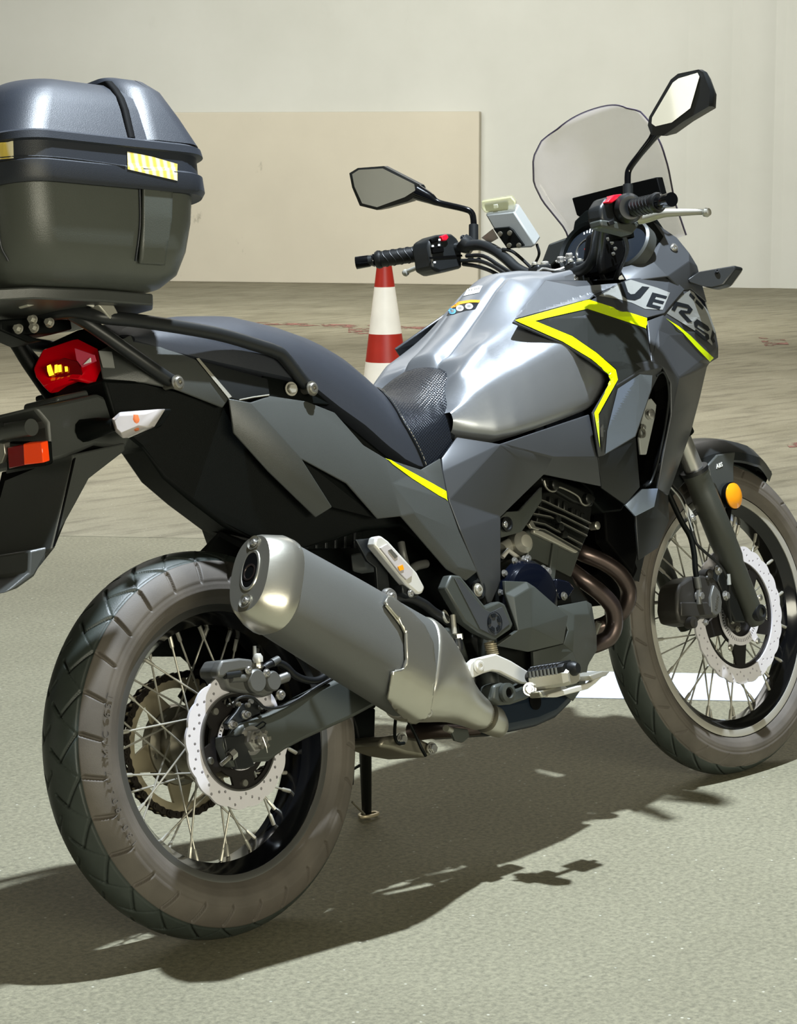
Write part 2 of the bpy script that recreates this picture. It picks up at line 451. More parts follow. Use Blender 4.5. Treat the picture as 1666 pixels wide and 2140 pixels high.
# shallow curved strips along the wall on the right
for i, (xa, xb, dep) in enumerate([(1350, 1430, .018), (1460, 1520, .014), (1540, 1610, .03), (1630, 1710, .04)]):
    pa = wall_pt(xa, 600); pb = wall_pt(xb, 600); pa.z = pb.z = 0; n = 10
    pr = []
    for k in range(n + 1):
        t = k / n; q = pa.lerp(pb, t) + wn * (dep * math.sin(PI * t)); pr.append(q)
    V = pr + [q + Vector((0, 0, 6)) for q in pr]
    struct(mk('trim_%d' % (i + 2), V, [(k, k + 1, n + 2 + k, n + 1 + k) for k in range(n)], 'wall_paint', smooth=True))
mat('mirror_band_pale', 'dcdcd4', .8)
mat('ceiling_grey', '777772', .9)
# ceiling with beams (seen only in the mirrors and the gloss)
cz = 5.2; cc_ = [Vector((x, y, cz)) for x, y in ((-14, -16), (20, -16), (20, 20), (-14, 20))]
struct(prism('ceiling', cc_, [p + Vector((0, 0, .25)) for p in cc_], 'ceiling_grey'))
for k in range(7):
    y = -13 + k * 3.6; bb_ = [Vector((-14, y, cz - .45)), Vector((20, y, cz - .45)), Vector((20, y + .4, cz - .45)), Vector((-14, y + .4, cz - .45))]
    struct(prism('trim_%d' % (10 + k), bb_, [p + Vector((0, 0, .45)) for p in bb_], 'wall_paint'))
# far left wall of the garage; made-up slanted bands give the mirrors stripes
for y_ in (-16, ):
    w_ = [Vector((-13.6, -16, 0)), Vector((-13.6, 20, 0)), Vector((-13.6, 20, 5.2)), Vector((-13.6, -16, 5.2))]
    struct(prism('wall_left', w_, [p - Vector((.3, 0, 0)) for p in w_], 'wall_paint'))
for k, (y_, wd_c, m_) in enumerate([(6.2, .5, 'ceiling_grey'), (8.0, .25, 'line_white'), (8.9, .12, 'ceiling_grey'), (9.7, .5, 'line_white'), (10.8, .16, 'ceiling_grey'), (11.6, .4, 'line_white'), (13.2, .5, 'ceiling_grey')]):
    c_ = [Vector((-13.6, y_, 0)), Vector((-13.6, y_ + wd_c, 0)), Vector((-13.6, y_ + wd_c + 1.2, 5.2)), Vector((-13.6, y_ + 1.2, 5.2))]
    struct(prism('trim_%d' % (20 + k), c_, [p + Vector((.25, 0, 0)) for p in c_], 'mirror_band_pale' if m_ == 'line_white' else m_))
# painted floor line behind the front wheel
def paint(name, px, m, z):
    pts = [ground(*p) for p in px]; q = prism(name, [Vector((p.x, p.y, z)) for p in pts], [Vector((p.x, p.y, z - .0012)) for p in pts], m)
    return q
def worn_paint(name, hexc, thr, sc=30):
    m = mat(name, hexc, 0.7); nt = m.node_tree; b = nt.nodes['Principled BSDF']
    n = noise_chain(nt, sc, 10, rough=0.7); r = ramp(nt, n.outputs['Fac'], [(thr, '000000'), (thr + .06, 'ffffff')])
    nt.links.new(r.outputs[0], b.inputs['Alpha'])
worn_paint('line_white', 'c2c6d0', 0.26)
worn_paint('line_red', '8a5f55', 0.50, 6)
la = ground(1200, 1404); lb = ground(1640, 1412); lc = ground(1640, 1467); ld = ground(1195, 1459)
d1 = (lb - la).normalized()
ln = prism('floor_line', [Vector((p.x, p.y, .0022)) for p in (la, lb + d1 * 2.5, lc + d1 * 2.5, ld)],
           [Vector((p.x, p.y, .0008)) for p in (la, lb + d1 * 2.5, lc + d1 * 2.5, ld)], 'line_white')
struct(ln)
for px in ([(440, 672), (770, 680), (1100, 690), (1100, 696), (770, 686), (440, 676)], [(728, 685), (772, 687), (770, 700), (728, 697)],
           [(1585, 706), (1640, 710), (1650, 722), (1600, 724)], [(1640, 928), (1666, 926), (1700, 934), (1650, 936)]):
    struct(paint('floor_line', px, 'line_red', .0035))
for k, (x0_, y0_, dx, dy) in enumerate([(-4.2, 4.0, .14, 6), (-6.8, 4.0, .14, 6), (-9.4, 4.0, .14, 6)]):   # bay lines behind, seen in the mirrors
    q_ = [Vector((x0_, y0_, .0022)), Vector((x0_ + dx, y0_, .0022)), Vector((x0_ + dx - 2, y0_ + dy, .0022)), Vector((x0_ - 2, y0_ + dy, .0022))]
    struct(prism('floor_line', q_, [p - Vector((0, 0, .0014)) for p in q_], 'line_white'))

# ================================================================== TRAFFIC CONE
cone = empty('traffic_cone', loc=(0, 0, 0))
cone['label'] = 'red and white banded traffic cone standing on the far floor behind the seat'; cone['category'] = 'traffic cone'
def cone_band(za, zb, m, name='band', lab=None):
    H = 0.80; n = 3; pr = []
    R = lambda z: 0.034 + (H - z) * 0.1335
    for k in range(n + 1):
        z = zb + (za - zb) * k / n; pr.append((R(z), z))
    return lathe(name, pr + [(pr[-1][0] - .006, za), (pr[0][0] - .006, zb)], (0, 0, 0), (0, 0, 1), m, cone, 40, True, label=lab)
for za, zb, m, lab in ((0.80, 0.683, 'cone_red', 'red top of the cone'), (0.683, 0.46, 'cone_white', 'white upper reflective band'), (0.46, 0.326, 'cone_red', 'red middle band'),
                       (0.326, 0.145, 'cone_white', 'white lower reflective band'), (0.145, 0.03, 'cone_red', 'red bottom of the cone')):
    cone_band(za, zb, m, lab=lab)
bm = bmesh.new(); box_bm(bm, (0, 0, .016), .36, .36, .03)
bevel(from_bm('base', bm, 'rubber_foot', cone, 'black square base'), .01)
cone.location = (5.6, 4.983, 0.0)
cone.rotation_euler = (0, math.radians(-1.2), 0)

# ================================================================== MOTORCYCLE
bike = empty('motorcycle')
bike.location = (0, 0, GZ); bike.rotation_euler = (-LEAN, 0, 0)
bike['label'] = 'dark grey and black adventure motorcycle with yellow-green stripes leaning on its stand'
bike['category'] = 'motorcycle'

# ---------------- tyres
def seg_d(u, v, a, b):
    ax_, ay = a; bx, by = b; dx, dy = bx - ax_, by - ay
    t = np.clip(((u - ax_) * dx + (v - ay) * dy) / (dx * dx + dy * dy), 0, 1)
    return np.hypot(u - ax_ - t * dx, v - ay - t * dy)
def tyre(name, c, R, w, h, pitches, parent, xf=None, yb=.0, style='rear'):
    NP, NC = 110, pitches * 46
    ph = np.linspace(-1.80, 1.80, NP); th = np.linspace(0, 2 * PI, NC, endpoint=False)
    PH, TH = np.meshgrid(ph, th, indexing='ij')
    # shaped carcass
    y = w * np.sin(PH); r = R - h + h * np.cos(PH)
    k = np.clip((np.abs(PH) - 1.35) / .45, 0, 1); y = y * (1 - k) + np.sign(PH) * (w * .985 * (1 - k) + yb * k) * k
    # square shoulder of the tread
    s = PH / 1.18 * 1.0
    A = np.abs(s); side = PH > 0
    L_ = 2 * PI * R / pitches; weff = 1.18 * (w + h) / 2
    U = (TH / (2 * PI) * pitches + np.where(side, 0.5, 0)) % 1.0
    d = np.zeros_like(PH)
    def groove(segs, width, depth):
        nonlocal d
        for a, b in segs:
            for off in (-1, 0, 1):
                D = seg_d((U + off) * L_, A * weff, (a[0] * L_, a[1] * weff), (b[0] * L_, b[1] * weff))
                d = np.maximum(d, depth * np.clip((width - D) / (width * .5), 0, 1))
    if style == 'rear':
        groove([((0.02, .68), (.16, 1.04))], .0042, .0060)
        groove([((.02, .60), (.62, .24))], .0024, .0045)
        groove([((.62, .24), (.20, -.10))], .0026, .005)
        groove([((.62, .24), (1.02, .60))], .0010, .002)
        groove([((0.0, .615), (.5, .60)), ((.5, .60), (1, .615))], .0013, .002)
    else:
        groove([((0.05, .70), (.28, 1.0))], .0018, .004)
        groove([((.0, .58), (.75, .12))], .0019, .004)
        groove([((.75, .12), (.4, 0.0))], .0016, .003)
        groove([((0.0, .60), (.5, .64)), ((.5, .64), (1, .60))], .0010, .0018)
    edge = np.clip((1.10 - A) / .05, 0, 1)          # tread stands proud of the sidewall
    d = np.where(A < 1.16, d, 0)
    aP = np.abs(PH); rib = sum(.0008 * np.clip(1 - np.abs(aP - q) / .022, 0, 1) for q in (1.33, 1.47, 1.63))
    lift = .0022 * edge + rib
    nr, ny = np.cos(PH), np.sin(PH)
    r = r + (lift - d) * nr; y = y + (lift - d) * ny
    X = c[0] + r * np.cos(TH); Z = c[2] + r * np.sin(TH); Y = c[1] + y
    V = np.stack([X, Y, Z], -1).reshape(-1, 3)
    i = np.arange(NP - 1)[:, None] * NC; j = np.arange(NC)[None, :]; j2 = (j + 1) % NC
    F = np.stack([i + j, i + NC + j, i + NC + j2, i + j2], -1).reshape(-1, 4)
    me = bpy.data.meshes.new(name); me.from_pydata(V.tolist(), [], F[:, ::-1].tolist() if False else F.tolist())
    if xf: me.transform(xf)
    me.update()
    o = link(name, me, 'tyre_rubber', parent, 'black tyre with slanted shoulder grooves', True)
    me.materials.append(MATS['tread'])
    A_f = np.abs((ph[:-1] + ph[1:]) / 2 / 1.18); mi = np.repeat((A_f < (.64 if style == 'rear' else .60)).astype(int), NC)
    me.polygons.foreach_set('material_index', mi.tolist())
    return o
def tyre_material():
    m = mat('tyre_rubber', '57514a', 0.6, bump=0.2, bscale=600, var=0.22, vscale=14); nt = m.node_tree; b = nt.nodes['Principled BSDF']
mat('tread', '343a36', 0.45, bump=0.2, bscale=600, var=.12, vscale=30); tyre_material()

def wheel(name, c, Rr, yf, spokes, hubr, hy, parent, xf, rim_m='rim_black'):
    """spoked wheel: rim, hub, spokes; all sub-parts under one Empty"""
    wh = empty(name, parent)
    C_ = Vector(c)
    def T(o):
        if xf: o.data.transform(xf)
        return o
    k = Rr
    prof = [(k, -yf), (k, -yf + .0042), (k - .013, -yf + .0055), (k - .018, -yf * .58), (k - .027, -yf * .42), (k - .027, yf * .42), (k - .018, yf * .58),
            (k - .013, yf - .0055), (k, yf - .0042), (k, yf), (k - .006, yf + .0018), (k - .015, yf - .001), (k - .019, yf - .006), (k - .027, yf * .66), (k - .035, yf * .45),
            (k - .037, 0), (k - .035, -yf * .45), (k - .027, -yf * .66), (k - .019, -yf + .006), (k - .015, -yf + .001), (k - .006, -yf - .0018)]
    T(lathe('rim', prof, c, (0, -1, 0), rim_m, wh, 160, True, 28))
    # flange ring on the visible edge; reflected light painted in, paler in front
    T(lathe('rim_flange', [(k + .0002, yf + .0020), (k - .006, yf + .0030), (k - .0145, yf + .0012), (k - .0145, yf - .001), (k, yf + .0)], c, (0, -1, 0), 'rim_edge' if xf is None else 'rim_edge_lit', wh, 160, True, 30,
            label='bright edge ring'))
    meshes = {}
    for n in range(spokes):
        side = n % 2; var = (n // 2) % 2
        key = (side, var)
        if key not in meshes:
            sy = -hy[0] if side == 0 else hy[1]
            th = 0.0; hb = th + (1 if var else -1) * math.radians(64)
            a = Vector((hubr * math.cos(hb), sy + (.004 if var else -.004), hubr * math.sin(hb)))
            b = Vector(((k - .037) * math.cos(th), (-.010 if side == 0 else .010), (k - .037) * math.sin(th)))
            bm = bmesh.new(); d = (b - a).normalized()
            tube_bm(bm, [a, b - d * .02], .00175, 8)
            tube_bm(bm, [b - d * .021, b - d * .018, b + d * .0005], [.0022, .0034, .0036], 8)
            meshes[key] = bm
            me = bpy.data.meshes.new('spoke'); bm.to_mesh(me); bm.free(); me.materials.append(MATS['alloy'])
            me.polygons.foreach_set('use_smooth', [True] * len(me.polygons)); me.set_sharp_from_angle(angle=math.radians(40))
            meshes[key] = me
        o = bpy.data.objects.new('spoke', meshes[key]); col.objects.link(o); o.parent = wh
        th = 2 * PI * (n + .5) / spokes
        mt = Matrix.Translation(C_) @ Matrix.Rotation(-th, 4, 'Y')
        o.matrix_local = (xf @ mt) if xf else mt
    return wh, T

RC = (0, 0, .32)
rw, TR = wheel('rear_wheel', RC, .2315, .0505, 36, .050, (.036, .034), bike, None)
tyre('tyre', RC, .32, .0655, .075, 28, rw, None, .052)
lathe('hub', [(0, -.065), (.03, -.065), (.03, -.056), (.052, -.052), (.056, -.045), (.056, -.030), (.041, -.026), (.036, -.01), (.035, .005), (.04, .02), (.056, .027), (.059, .037), (.05, .042),
              (.05, .06), (.066, .066), (.07, .075), (.07, .082), (.03, .084), (0, .084)], RC, (0, 1, 0), 'hub_alloy', rw, 48, label='dull alloy hub')
def xz(me_, name, m, y, parent, c=RC, xf=None, label=None, rot=0.0):
    """flat XY mesh into the wheel plane"""
    me_.transform(Matrix.Translation(Vector((c[0], y, c[2]))) @ Matrix.Rotation(PI / 2, 4, 'X') @ Matrix.Rotation(rot, 4, 'Z'))
    if xf: me_.transform(xf)
    o = link(name, me_, m, parent, label, True); me_.set_sharp_from_angle(angle=math.radians(30)); return o
def disc(parent, c, R, Ri, y, waves, xf=None, groups=12):
    N = 240
    outer = [((R - .0022 + .0026 * abs(math.sin(waves * t / 2)) * 1.3) * math.cos(t), (R - .0022 + .0026 * abs(math.sin(waves * t / 2)) * 1.3) * math.sin(t)) for t in (2 * PI * k / N for k in range(N))]
    holes = [circle2(Ri, 96)]
    wd_ = R - Ri; rh = .0026 if R < .12 else .0024
    for g in range(groups):
        a = 2 * PI * g / groups
        for j, (fr, da) in enumerate([(.22, 0.0), (.50, .10), (.78, .20), (.40, .30), (.70, .38)][:4]):
            rr = Ri + wd_ * fr; t = a + da * (12 / groups) * 1.3
            holes.append(circle2(rh, 10, rr * math.cos(t), rr * math.sin(t)))
    xz(plate2d([outer] + holes, .0045), 'brake_disc', 'disc_steel', y, parent, c, xf, 'shiny wave-edged brake disc with rows of holes')
disc(rw, RC, .110, .080, -.077, 16)
# rear disc carrier, rivets and tone ring
car = [[(r * math.cos(t), r * math.sin(t)) for r, t in ((.0815, 2 * PI * k / 90) for k in range(90))]]
for g in range(5):
    a = 2 * PI * g / 5 + .3; n = 8
    car.append([(.073 * math.cos(a + (k / n - .5) * .62), .073 * math.sin(a + (k / n - .5) * .62)) for k in range(n + 1)] +
               [(.060 * math.cos(a - (k / n - .5) * .40), .060 * math.sin(a - (k / n - .5) * .40)) for k in range(n + 1)])
car.append(circle2(.034, 40))
xz(plate2d(car, .005), 'disc_carrier', 'disc_carrier', -.0775, rw)
lathe('disc_inner_ring', [(.0815, .0), (.0815, .0035), (.0785, .0035), (.0785, 0)], (0, -.080, .32), (0, -1, 0), 'rim_edge', rw, 96, True)
for g in range(5):
    a = 2 * PI * g / 5 - .33
    lathe('disc_rivet', [(0, .004), (.0055, .004), (.0065, .002), (.0065, 0)], (.069 * math.cos(a), -.080, .32 + .069 * math.sin(a)), (0, -1, 0), 'steel', rw, 20)
slots = [circle2(.0475, 120), circle2(.040, 90)]
for g in range(44):
    a = 2 * PI * g / 44; da = .028
    slots.append([(.0462 * math.cos(a - da), .0462 * math.sin(a - da)), (.0462 * math.cos(a + da), .0462 * math.sin(a + da)), (.0420 * math.cos(a + da), .0420 * math.sin(a + da)), (.0420 * math.cos(a - da), .0420 * math.sin(a - da))])
xz(plate2d(slots, .002), 'sensor_ring', 'disc_steel', -.084, rw)
# sprocket
SPY = .072; SPR = .1163
teeth = []
for k in range(46 * 4):
    r = (SPR + (.005 if k % 4 in (1, 2) else -.004)); t = 2 * PI * k / (46 * 4); teeth.append((r * math.cos(t), r * math.sin(t)))
sp = [teeth]
for g in range(5):
    a = 2 * PI * g / 5 + .15; n = 10
    sp.append([(.097 * math.cos(a + (k / n - .5) * .95), .097 * math.sin(a + (k / n - .5) * .95)) for k in range(n + 1)] +
              [(.066 * math.cos(a - (k / n - .5) * .45), .066 * math.sin(a - (k / n - .5) * .45)) for k in range(n + 1)])
sp.append(circle2(.03, 30))
xz(plate2d(sp, .006), 'sprocket', 'sprocket', SPY, rw, label='beige sprocket')
for g in range(5):
    a = 2 * PI * g / 5 + .15 + PI / 5
    bolt('sprocket_bolt', (.057 * math.cos(a), SPY - .003, .32 + .057 * math.sin(a)), (0, -1, 0), .006, .006, 'steel', rw)
# chain: links around the sprocket and forward to the engine
FSC = Vector((.605, 0, .385)); FSR = .040
chain = empty('drive_chain', bike)
path = []
dvec = FSC - Vector((0, 0, .32)); D_ = math.hypot(dvec.x, dvec.z); base = math.atan2(dvec.z, dvec.x); al = math.acos((SPR - FSR) / D_)
def arc(cx, cz, r, a0, a1, n=60): return [Vector((cx + r * math.cos(a0 + (a1 - a0) * k / n), 0, cz + r * math.sin(a0 + (a1 - a0) * k / n))) for k in range(n + 1)]
path += arc(0, .32, SPR, base + al, base - al + 2 * PI)
path += arc(FSC.x, FSC.z, FSR, base - al, base + al)
path.append(path[0])
cum = [0]
for a, b in zip(path, path[1:]): cum.append(cum[-1] + (b - a).length)
NL = int(round(cum[-1] / .015875)); NL -= NL % 2
def along(s):
    s %= cum[-1]; i = int(np.searchsorted(cum, s, 'right')) - 1; i = min(i, len(path) - 2)
    t = (s - cum[i]) / max(cum[i + 1] - cum[i], 1e-9); return path[i].lerp(path[i + 1], t)
def link_mesh(out):
    p = .015875; bm = bmesh.new(); yy = .0072 if out else .0052
    ol = [(-p / 2 + .0062 * math.cos(t), .0062 * math.sin(t)) for t in np.linspace(PI / 2, 3 * PI / 2, 7)] + [(0, -.0045)] + \
         [(p / 2 + .0062 * math.cos(t), .0062 * math.sin(t)) for t in np.linspace(-PI / 2, PI / 2, 7)] + [(0, .0045)]
    for s in (-1, 1):
        a = [bm.verts.new((x, s * yy, z)) for x, z in ol]; b = [bm.verts.new((x, s * (yy + .0018), z)) for x, z in ol]; n = len(ol)
        bm.faces.new(a); bm.faces.new(b[::-1])
        for k in range(n): bm.faces.new((a[k], a[(k + 1) % n], b[(k + 1) % n], b[k]))
    if out:
        for x in (-p / 2, p / 2): tube_bm(bm, [(x, -.0105, 0), (x, .0105, 0)], .0025, 8)
    else:
        for x in (-p / 2, p / 2): tube_bm(bm, [(x, -.0055, 0), (x, .0055, 0)], .0050, 10)
    bmesh.ops.recalc_face_normals(bm, faces=bm.faces)
    me = bpy.data.meshes.new('chain_link'); bm.to_mesh(me); bm.free(); me.materials.append(MATS['chain_steel']); return me
LM = [link_mesh(True), link_mesh(False)]
for k in range(NL):
    a = along(cum[-1] * k / NL); b = along(cum[-1] * (k + 1) / NL); m_ = (a + b) / 2; d = b - a
    o = bpy.data.objects.new('chain_link', LM[k % 2]); col.objects.link(o); o.parent = chain
    o.location = (m_.x, SPY, m_.z); o.rotation_euler = (0, -math.atan2(d.z, d.x), 0)

# ---------------- front wheel
FC = (1.45, 0, .331)
fw, TF = wheel('front_wheel', FC, .2553, .0320, 36, .034, (.030, .030), bike, SROT)
tyre('tyre', FC, .331, .050, .060, 26, fw, SROT, .034, 'front')
TF(lathe('hub', [(0, -.055), (.018, -.055), (.02, -.045), (.034, -.042), (.038, -.036), (.038, -.026), (.026, -.02), (.024, 0), (.026, .02), (.038, .026), (.038, .036), (.03, .042), (.02, .055), (0, .055)], FC, (0, 1, 0), 'engine_black', fw, 40))
disc(fw, FC, .145, .114, -.0545, 24, SROT, 18)
car = [circle2(.1155, 100)]
for g in range(5):
    a = 2 * PI * g / 5 + .2; n = 10
    car.append([(.106 * math.cos(a + (k / n - .5) * .98), .106 * math.sin(a + (k / n - .5) * .98)) for k in range(n + 1)] +
               [(.066 * math.cos(a - (k / n - .5) * .55), .066 * math.sin(a - (k / n - .5) * .55)) for k in range(n + 1)])
car.append(circle2(.022, 30))
xz(plate2d(car, .005), 'disc_carrier', 'disc_carrier', -.051, fw, FC, SROT)
ol = []
for k in range(150):
    t = 2 * PI * k / 150; g = (t / (2 * PI) * 5 + .25) % 1; lug = max(0, 1 - abs(g - .5) * 9); ol.append(((.0655 + .021 * lug ** .7) * math.cos(t), (.0655 + .021 * lug ** .7) * math.sin(t)))
slots = [ol, circle2(.047, 90)]
for g in range(60):
    a = 2 * PI * g / 60; da = .022
    slots.append([(.0585 * math.cos(a - da), .0585 * math.sin(a - da)), (.0585 * math.cos(a + da), .0585 * math.sin(a + da)), (.0515 * math.cos(a + da), .0515 * math.sin(a + da)), (.0515 * math.cos(a - da), .0515 * math.sin(a - da))])
xz(plate2d(slots, .002), 'sensor_ring', 'disc_steel', -.0585, fw, FC, SROT)
for g in range(5):
    a = 2 * PI * (g + .25) / 5
    TF(lathe('disc_bolt', [(0, .004), (.0045, .004), (.007, .002), (.007, 0)], (1.45 + .079 * math.cos(a), -.0595, .331 + .079 * math.sin(a)), (0, -1, 0), 'steel', fw, 20))

# raised size lettering on the rear sidewall
txt = '130/80-17 M/C 65T'
for k, ch in enumerate(txt):
    if ch == ' ': continue
    a = math.radians(207 - k * 3.3); me = text2d(ch, .017, .0012); r_ = .263
    rad = Vector((math.cos(a), 0, math.sin(a)))
    place(me, 'tyre_letter', 'tyre_rubber', Vector((0, -.0672, .32)) + rad * r_, Vector((0, -1, 0)).cross(rad) * -1, rad, rw)

# ---------------- generic lofts
def loft(name, rings, m, parent=None, caps=True, label=None, closed=True, sharp=35, sub=0, flip=None):
    n = len(rings[0]); V = [v for r in rings for v in r]; F = []
    for i in range(len(rings) - 1):
        for k in range(n if closed else n - 1):
            a, b = i * n + k, i * n + (k + 1) % n
            F.append((a, b, b + n, a + n))
    if caps and closed: F.append(tuple(range(n))); F.append(tuple(range(len(V) - 1, len(V) - n - 1, -1)))
    o = mk(name, V, F, m, parent, label, sharp=sharp)
    if sub: subsurf(o, sub)
    return o
def oval(c, axis, up, a, b, e=2.0, N=36, shx=0):
    """superellipse ring: half height a along up, half width b"""
    axis = Vector(axis).normalized(); up = Vector(up); up = (up - axis * up.dot(axis)).normalized(); sd = axis.cross(up)
    out = []
    for k in range(N):
        t = 2 * PI * k / N; cc, ss = math.cos(t), math.sin(t)
        out.append(Vector(c) + up * (a * math.copysign(abs(cc) ** (2 / e), cc)) + sd * (b * math.copysign(abs(ss) ** (2 / e), ss) + shx * cc))
    return out
def raised(name, poly, objs, m, parent, lift=.003, step=8, bev=.001, label=None, thick=None):
    o = decal(name, poly, objs, m, parent, step, lift, label=label)
    s = o.modifiers.new('solid', 'SOLIDIFY'); s.thickness = thick or lift * 1.4; s.offset = -1
    o.data.polygons.foreach_set('use_smooth', [True] * len(o.data.polygons)); o.data.set_sharp_from_angle(angle=math.radians(35))
    return o
def wrap_line(name, pts, objs, r, m, parent, lift=0.0, n=5, seg=8, label=None):
    """thin cord following a painted or stitched line on a surface"""
    b = bvh_of(objs); P2 = catmull([(x, y, 0) for x, y in pts], n); P = [hit(b, p.x, p.y, lift) for p in P2]; P = [p for p in P if p]
    return tube(name, P, r, m, parent, seg, label=label)

# ================================================================== TANK
def interp_curve(tab, x):
    xs = [t[0] for t in tab]; return [float(np.interp(x, xs, [t[j] for t in tab])) for j in range(1, len(tab[0]))]
xs_ = [.585, .62, .66, .70, .75, .80, .85, .89, .93, .98, 1.04]
Kc = [(.585, .825), (.62, .862), (.645, .890), (.665, .933), (.75, .980), (.81, 1.024), (.86, 1.060), (.90, 1.080), (.96, 1.083), (1.04, 1.078)]
K1 = [(.585, .820), (.62, .856), (.645, .882), (.665, .919), (.69, .926), (.75, .967), (.81, 1.011), (.855, 1.046), (.89, 1.067), (.93, 1.070), (1.04, 1.070)]
K2 = [(.585, .098, .815), (.61, .108, .846), (.635, .122, .882), (.66, .127, .900), (.70, .130, .928), (.75, .131, .947), (.80, .130, .967), (.85, .126, .990), (.90, .114, 1.022), (.94, .102, 1.046), (1.04, .095, 1.062)]
K3 = [(.585, .128, .815), (.66, .158, .850), (.75, .183, .880), (.81, .195, .900), (.86, .203, .915), (.90, .208, .925), (.96, .212, .935), (1.04, .21, .945)]
K4 = [(.585, .126, .776), (.62, .146, .764), (.66, .163, .754), (.70, .176, .757), (.75, .184, .763), (.81, .191, .772), (.86, .196, .780), (.90, .199, .787), (.93, .201, .800), (.98, .204, .835), (1.04, .20, .86)]
rings = []
for x in [float(v) for v in np.linspace(.585, 1.04, 56)]:
    zc, = interp_curve(Kc, x); z1, = interp_curve(K1, x); y2, z2 = interp_curve(K2, x); y3, z3 = interp_curve(K3, x); y4, z4 = interp_curve(K4, x)
    pr = [(0, zc), (.020, zc - .001), (.036, (zc + z1) / 2 + .001), (.0440, z1 - .004), (.0475, z1 - .006), (.052, z1 - .0015),
          (.052 + (y2 - .052) * .5, z1 + (z2 - z1) * .38), (y2 - .012, z2 + .008), (y2, z2), (y2 + (y3 - y2) * .16, z2 + (z3 - z2) * .18), (y2 + (y3 - y2) * .32, z2 + (z3 - z2) * .37), (y2 + (y3 - y2) * .52, z2 + (z3 - z2) * .56), (y2 + (y3 - y2) * .72, z2 + (z3 - z2) * .72), (y2 + (y3 - y2) * .88, z2 + (z3 - z2) * .87),
          (y3, z3), (y3 * .6 + y4 * .4 + .004, z3 * .6 + z4 * .4), (y4 + .004, z4 + .022), (y4, z4 + .008), (y4 - .008, z4), (y4 - .05, z4 - .005)]
    rr = [Vector((x, y, z)) for y, z in pr[::-1]] + [Vector((x, -y, z)) for y, z in pr[1:]]
    rings.append(rr)
FPOLY = [(1084, 671), (1146, 583), (1231, 560), (1420, 560), (1420, 1000), (1250, 960), (1246, 864), (1296, 797), (1290, 776), (1232, 728), (1156, 692)]
def px_of(v):
    q = RB @ (np.array(v) - CB); return (W_ / 2 + F_ * q[0] / -q[2], H_ / 2 - F_ * q[1] / -q[2])
def inside(p, poly):
    x, y = p; c = False; n = len(poly); dm = 1e9
    for i in range(n):
        (x1, y1), (x2, y2) = poly[i], poly[(i + 1) % n]
        if (y1 > y) != (y2 > y) and x < (x2 - x1) * (y - y1) / (y2 - y1) + x1: c = not c
        t = max(0, min(1, ((x - x1) * (x2 - x1) + (y - y1) * (y2 - y1)) / ((x2 - x1) ** 2 + (y2 - y1) ** 2)))
        dm = min(dm, math.hypot(x - x1 - t * (x2 - x1), y - y1 - t * (y2 - y1)))
    return dm if c else 0.0
for r_ in rings:                     # the tank is waisted where the fairing laps over it
    for v in r_:
        if abs(v.y) > .05:
            dd = inside(px_of((v.x, -abs(v.y), v.z)), FPOLY)
            v.y -= math.copysign(.024 * min(1, dd / 14), v.y)
tank = loft('fuel_tank', rings, 'tank_paint', bike, caps=False, closed=False, label='metallic graphite fuel tank', sharp=60, sub=1)
# keep tank's open ends closed
bt = bvh_of([tank])
# warning sticker and white label
decal('warning_sticker', [(933, 661), (942, 645), (960, 632), (985, 628), (1003, 629), (994, 647), (975, 649), (950, 656)], None, 'decal_black', tank, 4, .0007, bt, 'dark warning label with three round icons')
decal('sticker_band', [(943, 643), (960, 631), (985, 627.5), (1004, 628), (1002, 633), (982, 633), (962, 637), (946, 646)], None, 'orange_print', tank, 4, .0012, bt, 'orange band of the warning label')
for (cx, cy, m) in ((946, 651, 'blue_print'), (962, 645, 'white_print'), (981, 641, 'white_print')):
    decal('sticker_icon', [(cx + 8 * math.cos(t) , cy + 6.3 * math.sin(t)) for t in np.linspace(0, 2 * PI, 17)[:-1]], None, m, tank, 4, .0013, bt)
    decal('sticker_glyph', [(cx + 4.5 * math.cos(t) , cy + 3 * math.sin(t)) for t in np.linspace(0, 2 * PI, 9)[:-1]], None, 'decal_grey', tank, 4, .0017, bt)
decal('paper_label', [(969, 619), (978, 604), (1000, 597.5), (1009, 598), (1002, 612)], None, 'white_print', tank, 4, .0009, bt, 'small white paper label')
for k, x in enumerate((980, 985, 992, 996, 1000)):
    decal('label_mark', [(x, 609 - (x - 980) * .2), (x + 2.6, 608.4 - (x - 980) * .2), (x + 3.2, 605 - (x - 980) * .2), (x + .6, 605.6 - (x - 980) * .2)], None, 'decal_grey', tank, 4, .0014, bt)

# ================================================================== SEAT
Wt = [(-.10, .085), (-.03, .10), (.10, .118), (.25, .128), (.35, .134), (.42, .137), (.49, .130), (.55, .124), (.60, .119), (.655, .11)]
Zt = [(-.10, 1.003), (-.05, 1.022), (.05, 1.034), (.15, 1.030), (.25, 1.006), (.32, .984), (.38, .952), (.43, .912), (.47, .880), (.51, .866), (.54, .864), (.58, .876), (.62, .899), (.65, .912), (.665, .908)]
Zb = [(-.10, .995), (-.03, .968), (.03, .950), (.12, .925), (.20, .905), (.25, .888), (.30, .848), (.36, .806), (.40, .770), (.44, .742), (.48, .725), (.50, .722), (.56, .742), (.60, .762), (.665, .79)]
sm = lambda tab, x: interp_curve(tab, x)[0]
def seat_pt(x, k, side):
    Wd, zt, zb = sm(Wt, x), sm(Zt, x), sm(Zb, x)
    ph = PI / 2 * k; yy = Wd * min(1.0, (math.sin(ph) ** .80)); zz = zb + (zt - zb) * (math.cos(ph) ** .75 if k < 1 else 0)
    return Vector((x, yy * side, zz))
ks = [0, .12, .25, .4, .55, .7, .82, .92, 1.0]
